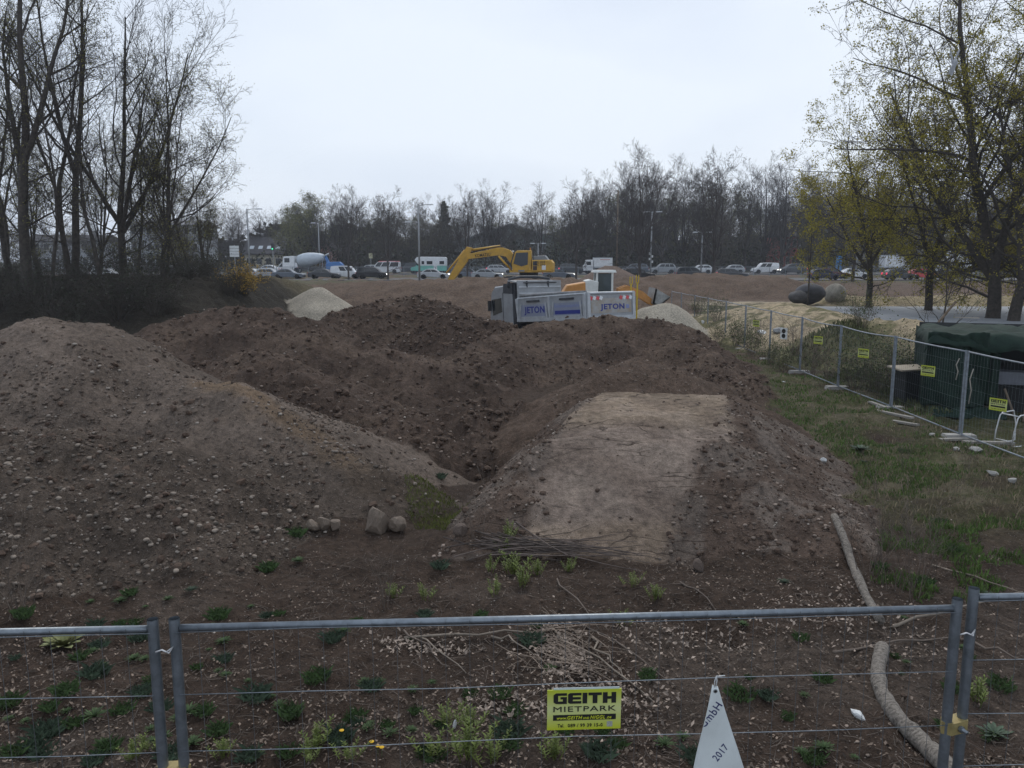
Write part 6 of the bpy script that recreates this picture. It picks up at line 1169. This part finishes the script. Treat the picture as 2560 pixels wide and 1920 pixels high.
# dry stems and tall stalks
ST = shrub_mesh(81, .9, 9, .0035, .25, m=M_stick, per=3)
for px, py, s in [(2175, 1440, 1.2), (2235, 1480, 1.1), (2290, 1500, 1.3), (2200, 1390, 1.0), (2260, 1180, .8), (2290, 1100, .7), (2420, 1180, .8), (965, 1520, .8), (55, 1530, 1.1), (2330, 1440, .8), (2530, 1130, .7), (1200, 1360, .9)]: put(ST, 'dry_stalks', px, py, 'cluster of thin dry weed stalks standing in the litter', 'stalks', 'dry weed stalks', s)
BR = shrub_mesh(82, 1.5, 22, .006, .6, m=mat('reddish_stem', (.12, .085, .065), .9, 0, .3, 5), per=4); GB = shrub_mesh(83, 1.4, 26, .006, .8, m=M_stick, per=5, leaf=dict(per=3, size=.05, m=mat('hedge_leaf', (.06, .08, .025), .8, 0, .35, 3, island=.4), spread=.09))
for i, (px, D, s, g) in enumerate([(2030, 27.5, 1.1, 0), (1985, 30, 1.0, 0), (2140, 24.2, 1.1, 1), (2185, 23.5, .9, 1), (2255, 23, 1.0, 1), (1930, 30, .7, 1), (1880, 33, .9, 1), (1840, 36, .9, 1), (1960, 28.5, .7, 1), (1790, 42, .9, 1), (2075, 26, .8, 0), (1900, 35, .8, 0), (1745, 45, .8, 1), (2270, 24, 1.2, 1), (2150, 30.5, .9, 1), (1800, 37, .7, 1)]):
    x = PX(px, D, .3); plant_tree(GB if g else BR, 'fence_shrub', (x, D, hz(x, D)-.03), 'small green shrub growing along the mesh fence' if g else 'leafless reddish shrub growing along the mesh fence', 'green shrubs by the track fence' if g else 'reddish shrubs by the track fence', RNG.uniform(0, 6), s, cat='shrub')
# stacked young stem at the asphalt: bare sapling with prop stake
sap = make_tree(91, 3.6, .06, 3, low=.12, kids=(10, 6, 4), up=.5, ratio=(.55, .5, .5), spread=.9, rmin=.006); x = PX(2345, 33, 0); plant_tree(sap, 'sapling', (x, 33, hz(x, 33)), 'small bare sapling behind the shelter roof', None, 1, .95, cat='tree')
o = MB().tube([(0, 0, 0), (1.2, .1, 1.5)], .05, 8).build('prop_stake', M_wood); x = PX(2310, 32.6, 0); o.location = (x, 32.6, hz(x, 32.6)); lab(o, 'slanting wooden stake propping the bare sapling', 'stake')
x = PX(2019, 58, .5); zt = P(2019, 560, 58).z-hz(x, 58); t = empty('young_street_tree', (x, 58, hz(x, 58)), 0, 'very thin young tree with a bare brush of twigs beside the boulders', 'tree'); MB().tube([(0, 0, 0), (.03, 0, zt*.5), (0, 0, zt)], [.06, .05, .015], 7).build('trunk', M_bark, t)
T_ = Tree(95, zt*.62, .03, 2, kids=(16, 6), ratio=(.3, .4, .4), spread=.7, low=.15, rmin=.006); o = link(bpy.data.objects.new('crown', T_.mesh('crown', [0, 1, 2], M_twig, 5)), t); o.location = (0, 0, zt*.4)
# boulders beyond the asphalt
for i, (px, py, D, s, m_, lb_) in enumerate([(2025, 735, 60, (1.15, .9, .8), (.09, .09, .098), 'dark grey boulder with white scribble beside the asphalt track'), (2088, 735, 60.5, (.85, .8, .8), (.27, .25, .21), 'pale rounded boulder with a shadowed underside beside the dark one'), (1995, 742, 59.5, (.7, .6, .5), (.085, .08, .08), 'small dark boulder at the end of the boulder group')]):
    p = P(px, py, D); me = rock_mesh(200+i, mat('boulder_%d' % i, m_, .9, 0, .3, 2, bump=.4, bscale=6), .08, 3, True, True); o = link(bpy.data.objects.new('boulder', me)); o.location = p; o.scale = s; o.rotation_euler = (0, 0, i*1.3); me.polygons.foreach_set('use_smooth', [True]*len(me.polygons)); lab(o, lb_, 'boulder', 'boulders by the asphalt track')
# rocks at the gravel heap foot
for i, (px, py, s, lb_) in enumerate([(945, 1322, .25, 'large upright tan rock at the foot of the gravel heap'), (992, 1318, .18, 'rounded tan rock leaning against the larger upright rock'), (782, 1318, .12, 'squarish tan rock beside broken pieces at the gravel heap foot'), (812, 1312, .13, 'broken tan rock piece touching the squarish rock'), (838, 1316, .11, 'small tan rock at the end of the broken trio'), (1745, 1420, .11, 'round earthy lump at the front corner of the dirt ramp'), (1150, 1330, .12, 'brown rock at the ramp flank near the yellowish grass')]):
    p = hit(px, py+8); me = rock_mesh(300+i, mat('tan_rock', (.165, .128, .098), .9, 0, .25, 6, bump=.4, bscale=15) if i < 5 else mat('earthy_rock', (.11, .082, .066), .95, 0, .3, 8, bump=.5, bscale=18), .25, 14, False); o = link(bpy.data.objects.new('rock', me)); o.location = (p.x, p.y, p.z+s*.45); o.scale = (s*(.9 if i else .85), s*.9, s*(1.1 if i == 0 else .8)); o.rotation_euler = (.3*i, .2, i*.9); lab(o, lb_, 'rock', 'rocks lying on the site')
# birch logs
def birch():
    m = bpy.data.materials.new('birch_bark'); m.use_nodes = True; n = m.node_tree.nodes; l = m.node_tree.links; b = n['Principled BSDF']; b.inputs['Roughness'].default_value = .9
    tc = n.new('ShaderNodeTexCoord'); w_ = n.new('ShaderNodeTexNoise'); w_.inputs['Scale'].default_value = 30; w_.inputs['Detail'].default_value = 8; w_.inputs['Roughness'].default_value = .7; mp_ = n.new('ShaderNodeMapping'); mp_.inputs['Scale'].default_value = (1.0, 1.5, 1.0); l.new(tc.outputs['Object'], mp_.inputs[0]); l.new(mp_.outputs[0], w_.inputs['Vector'])
    r = n.new('ShaderNodeValToRGB'); l.new(w_.outputs[0], r.inputs[0]); e = r.color_ramp.elements; e[0].position = .36; e[0].color = (.05, .04, .033, 1); e[1].position = .62; e[1].color = (.22, .195, .165, 1); l.new(r.outputs[0], b.inputs['Base Color'])
    bp = n.new('ShaderNodeBump'); bp.inputs['Strength'].default_value = .5; bp.inputs['Distance'].default_value = .01; l.new(w_.outputs[0], bp.inputs['Height']); l.new(bp.outputs[0], b.inputs['Normal']); return m
M_birch = birch()
def log(pix, r0, r1, label):
    raw = [hit(*a) for a in pix]; pts = []
    for i in range(len(raw)-1):
        for k in range(6): pts.append(raw[i].lerp(raw[i+1], k/6))
    pts.append(raw[-1]); pts = [p.copy() for p in pts]
    for _ in range(4): pts = [pts[0]]+[(pts[i-1]+pts[i]*2+pts[i+1])/4 for i in range(1, len(pts)-1)]+[pts[-1]]
    n = len(pts); rr = [(r0+(r1-r0)*i/(n-1))*(1+.06*math.sin(i*.9)+.05*RNG.normal()) for i in range(n)]; pts = [Vector((p.x, p.y, p.z+rr[i]*.75)) for i, p in enumerate(pts)]
    t = MB().tube(pts, rr, 14).build('birch_log', M_birch, None, True); lab(t, label, 'log', 'birch logs on the ground')
    MB().tube([pts[0]+(pts[0]-pts[1]).normalized()*.001, pts[0]+(pts[0]-pts[1]).normalized()*.006], rr[0]*.96, 14).build('cut_end', mat('cut_wood', (.30, .235, .16), .9, 0, .15, 20), t); k = n//3; MB().tube([pts[k], pts[k]+Vector((-.05, .02, .05))], [.02, .012], 7).build('branch_stub', M_birch, t); return t
log([(2205, 1632), (2192, 1690), (2200, 1745), (2240, 1810), (2295, 1865), (2345, 1915), (2390, 1960)], .058, .07, 'thick curved birch log lying behind the fence post'); log([(2085, 1300), (2108, 1355), (2128, 1420), (2160, 1490), (2200, 1560)], .05, .045, 'thin straight birch log lying at the ramp flank')
# brush pile in front of the ramp
bc = hit(1400, 1395); t = empty('brush_pile', bc, 0, 'pile of long thin cut branches at the foot of the dirt ramp', 'brush pile'); rg = np.random.default_rng(9)
for i in range(46):
    L = rg.uniform(.7, 1.9); a = R(-8)+rg.normal()*.22; c = np.array([rg.normal()*.25-.1, rg.normal()*.13, .05+.12*rg.random()]); d = np.array([math.cos(a), math.sin(a), rg.normal()*.05]); o1 = np.array([0, rg.normal()*.06, rg.uniform(-.02, .16)*(-1 if i % 5 == 0 else 1)]); pts = []
    for k in range(7): f = k/6-.5; p = c+d*L*f+o1*(4*f*f-.3)*(1 if f < 0 else .35); p[2] = max(p[2], hz(bc.x+p[0], bc.y+p[1])-bc.z+.01); pts.append(tuple(p))
    MB().tube(pts, [.009*(1-.11*k) for k in range(7)], 5).build('stick', mat('brush_stick', (.13, .10, .085), .85, 0, .35, 5) if i % 3 else mat('brush_stick_dark', (.065, .05, .042), .85, 0, .3, 5), t)
for i, (a_, b_, r) in enumerate([((1010, 1600), (1380, 1590), .014), ((2080, 1640), (2400, 1600), .014), ((2230, 1570), (2560, 1490), .016), ((2390, 1600), (2600, 1680), .016), ((1370, 1580), (1640, 1760), .012), ((1440, 1560), (1690, 1720), .011), ((1480, 1600), (1560, 1700), .012), ((1700, 1460), (1800, 1540), .010), ((2330, 1420), (2560, 1500), .013), ((1010, 1580), (1130, 1680), .010), ((1050, 1600), (1170, 1690), .009), ((1390, 1450), (1500, 1580), .010), ((1240, 1600), (1330, 1640), .012), ((410, 1340), (460, 1360), .012)]):
    A, B = hit(*a_), hit(*b_); pts = [A.lerp(B, k/6)+Vector((0, 0, .02+.05*math.sin(math.pi*k/6)*RNG.random())) for k in range(7)]; pts = [Vector((p.x+.02*RNG.normal(), p.y+.02*RNG.normal(), max(p.z, hz(p.x, p.y)+r*.6))) for p in pts]
    o = MB().tube(pts, [r*(1-.1*k) for k in range(7)], 6).build('fallen_branch', M_stick if i % 2 else mat('pale_branch', (.20, .165, .13), .9, 0, .3, 6), None, True); lab(o, 'thin fallen branch lying on the leaf littered soil', 'branch', 'fallen branches')
# rubbish
M_rub = mat('white_rubbish', (.58, .59, .58), .6, 0, .1, 9)
def crumple(seed, s, px, py, label, nm='plastic_scrap', cat='rubbish', sc=(1, .7, .5), m=None):
    p = hit(px, py); me = rock_mesh(seed, m or M_rub, .5, 16, False); o = link(bpy.data.objects.new(nm, me)); o.location = (p.x, p.y, p.z+s*sc[2]*.4); o.scale = (s*sc[0], s*sc[1], s*sc[2]); o.rotation_euler = (0, .15, seed); lab(o, label, cat, 'bits of rubbish'); return o
crumple(401, .075, 2146, 1795, 'crumpled white plastic bag beside the curved birch log'); crumple(402, .075, 2058, 1158, 'white plastic block at the edge of the ramp flank', 'plastic_block', sc=(.9, .7, .8)); crumple(403, .05, 1137, 1822, 'small white paper scrap by an upright leafy weed', 'paper_scrap', sc=(.4, .3, 1)); crumple(404, .05, 2118, 1370, 'white scrap lying on the thin birch log', sc=(.6, .6, .8))
crumple(405, .12, 1757, 808, 'white bag near the far end of the mesh fence', 'rubbish_bag', sc=(.8, .8, 1.2)); crumple(406, .35, 1945, 832, 'grey and white rubbish bag heaped by the white notice', 'rubbish_bag', sc=(1.2, .8, .6), m=mat('grey_bag', (.25, .26, .27), .6, 0, .3, 4)); crumple(407, .3, 1905, 835, 'pale rubbish heap between fence and sandy jump', 'rubbish_bag', sc=(1.2, .8, .35)); crumple(408, .07, 1960, 957, 'white scrap in the grass near the fence', 'paper_scrap')
for i, (px, py, s) in enumerate([(2440, 1130, .2), (2480, 1190, .16), (2390, 1128, .15), (2530, 1205, .13), (2330, 1090, .14)]): crumple(420+i, s, px, py, 'pale broken concrete lump lying in the grass near the shelter', 'rubble_lump', 'rubble', (.7, .6, .4), M_conc)

# ================================================================ HAZE
m = bpy.data.materials.new('haze_air'); m.use_nodes = True; n = m.node_tree.nodes; n.clear(); o_ = n.new('ShaderNodeOutputMaterial'); v_ = n.new('ShaderNodeVolumePrincipled')
v_.inputs['Color'].default_value = (.86, .91, 1, 1); v_.inputs['Density'].default_value = .0004; v_.inputs['Anisotropy'].default_value = .2; m.node_tree.links.new(v_.outputs[0], o_.inputs['Volume'])
hb = MB().box((0, 470, 13), (5200, 1000, 34)).build('haze', m); lab(hb, 'thin pale haze over the building site and road', 'haze', kind='stuff')
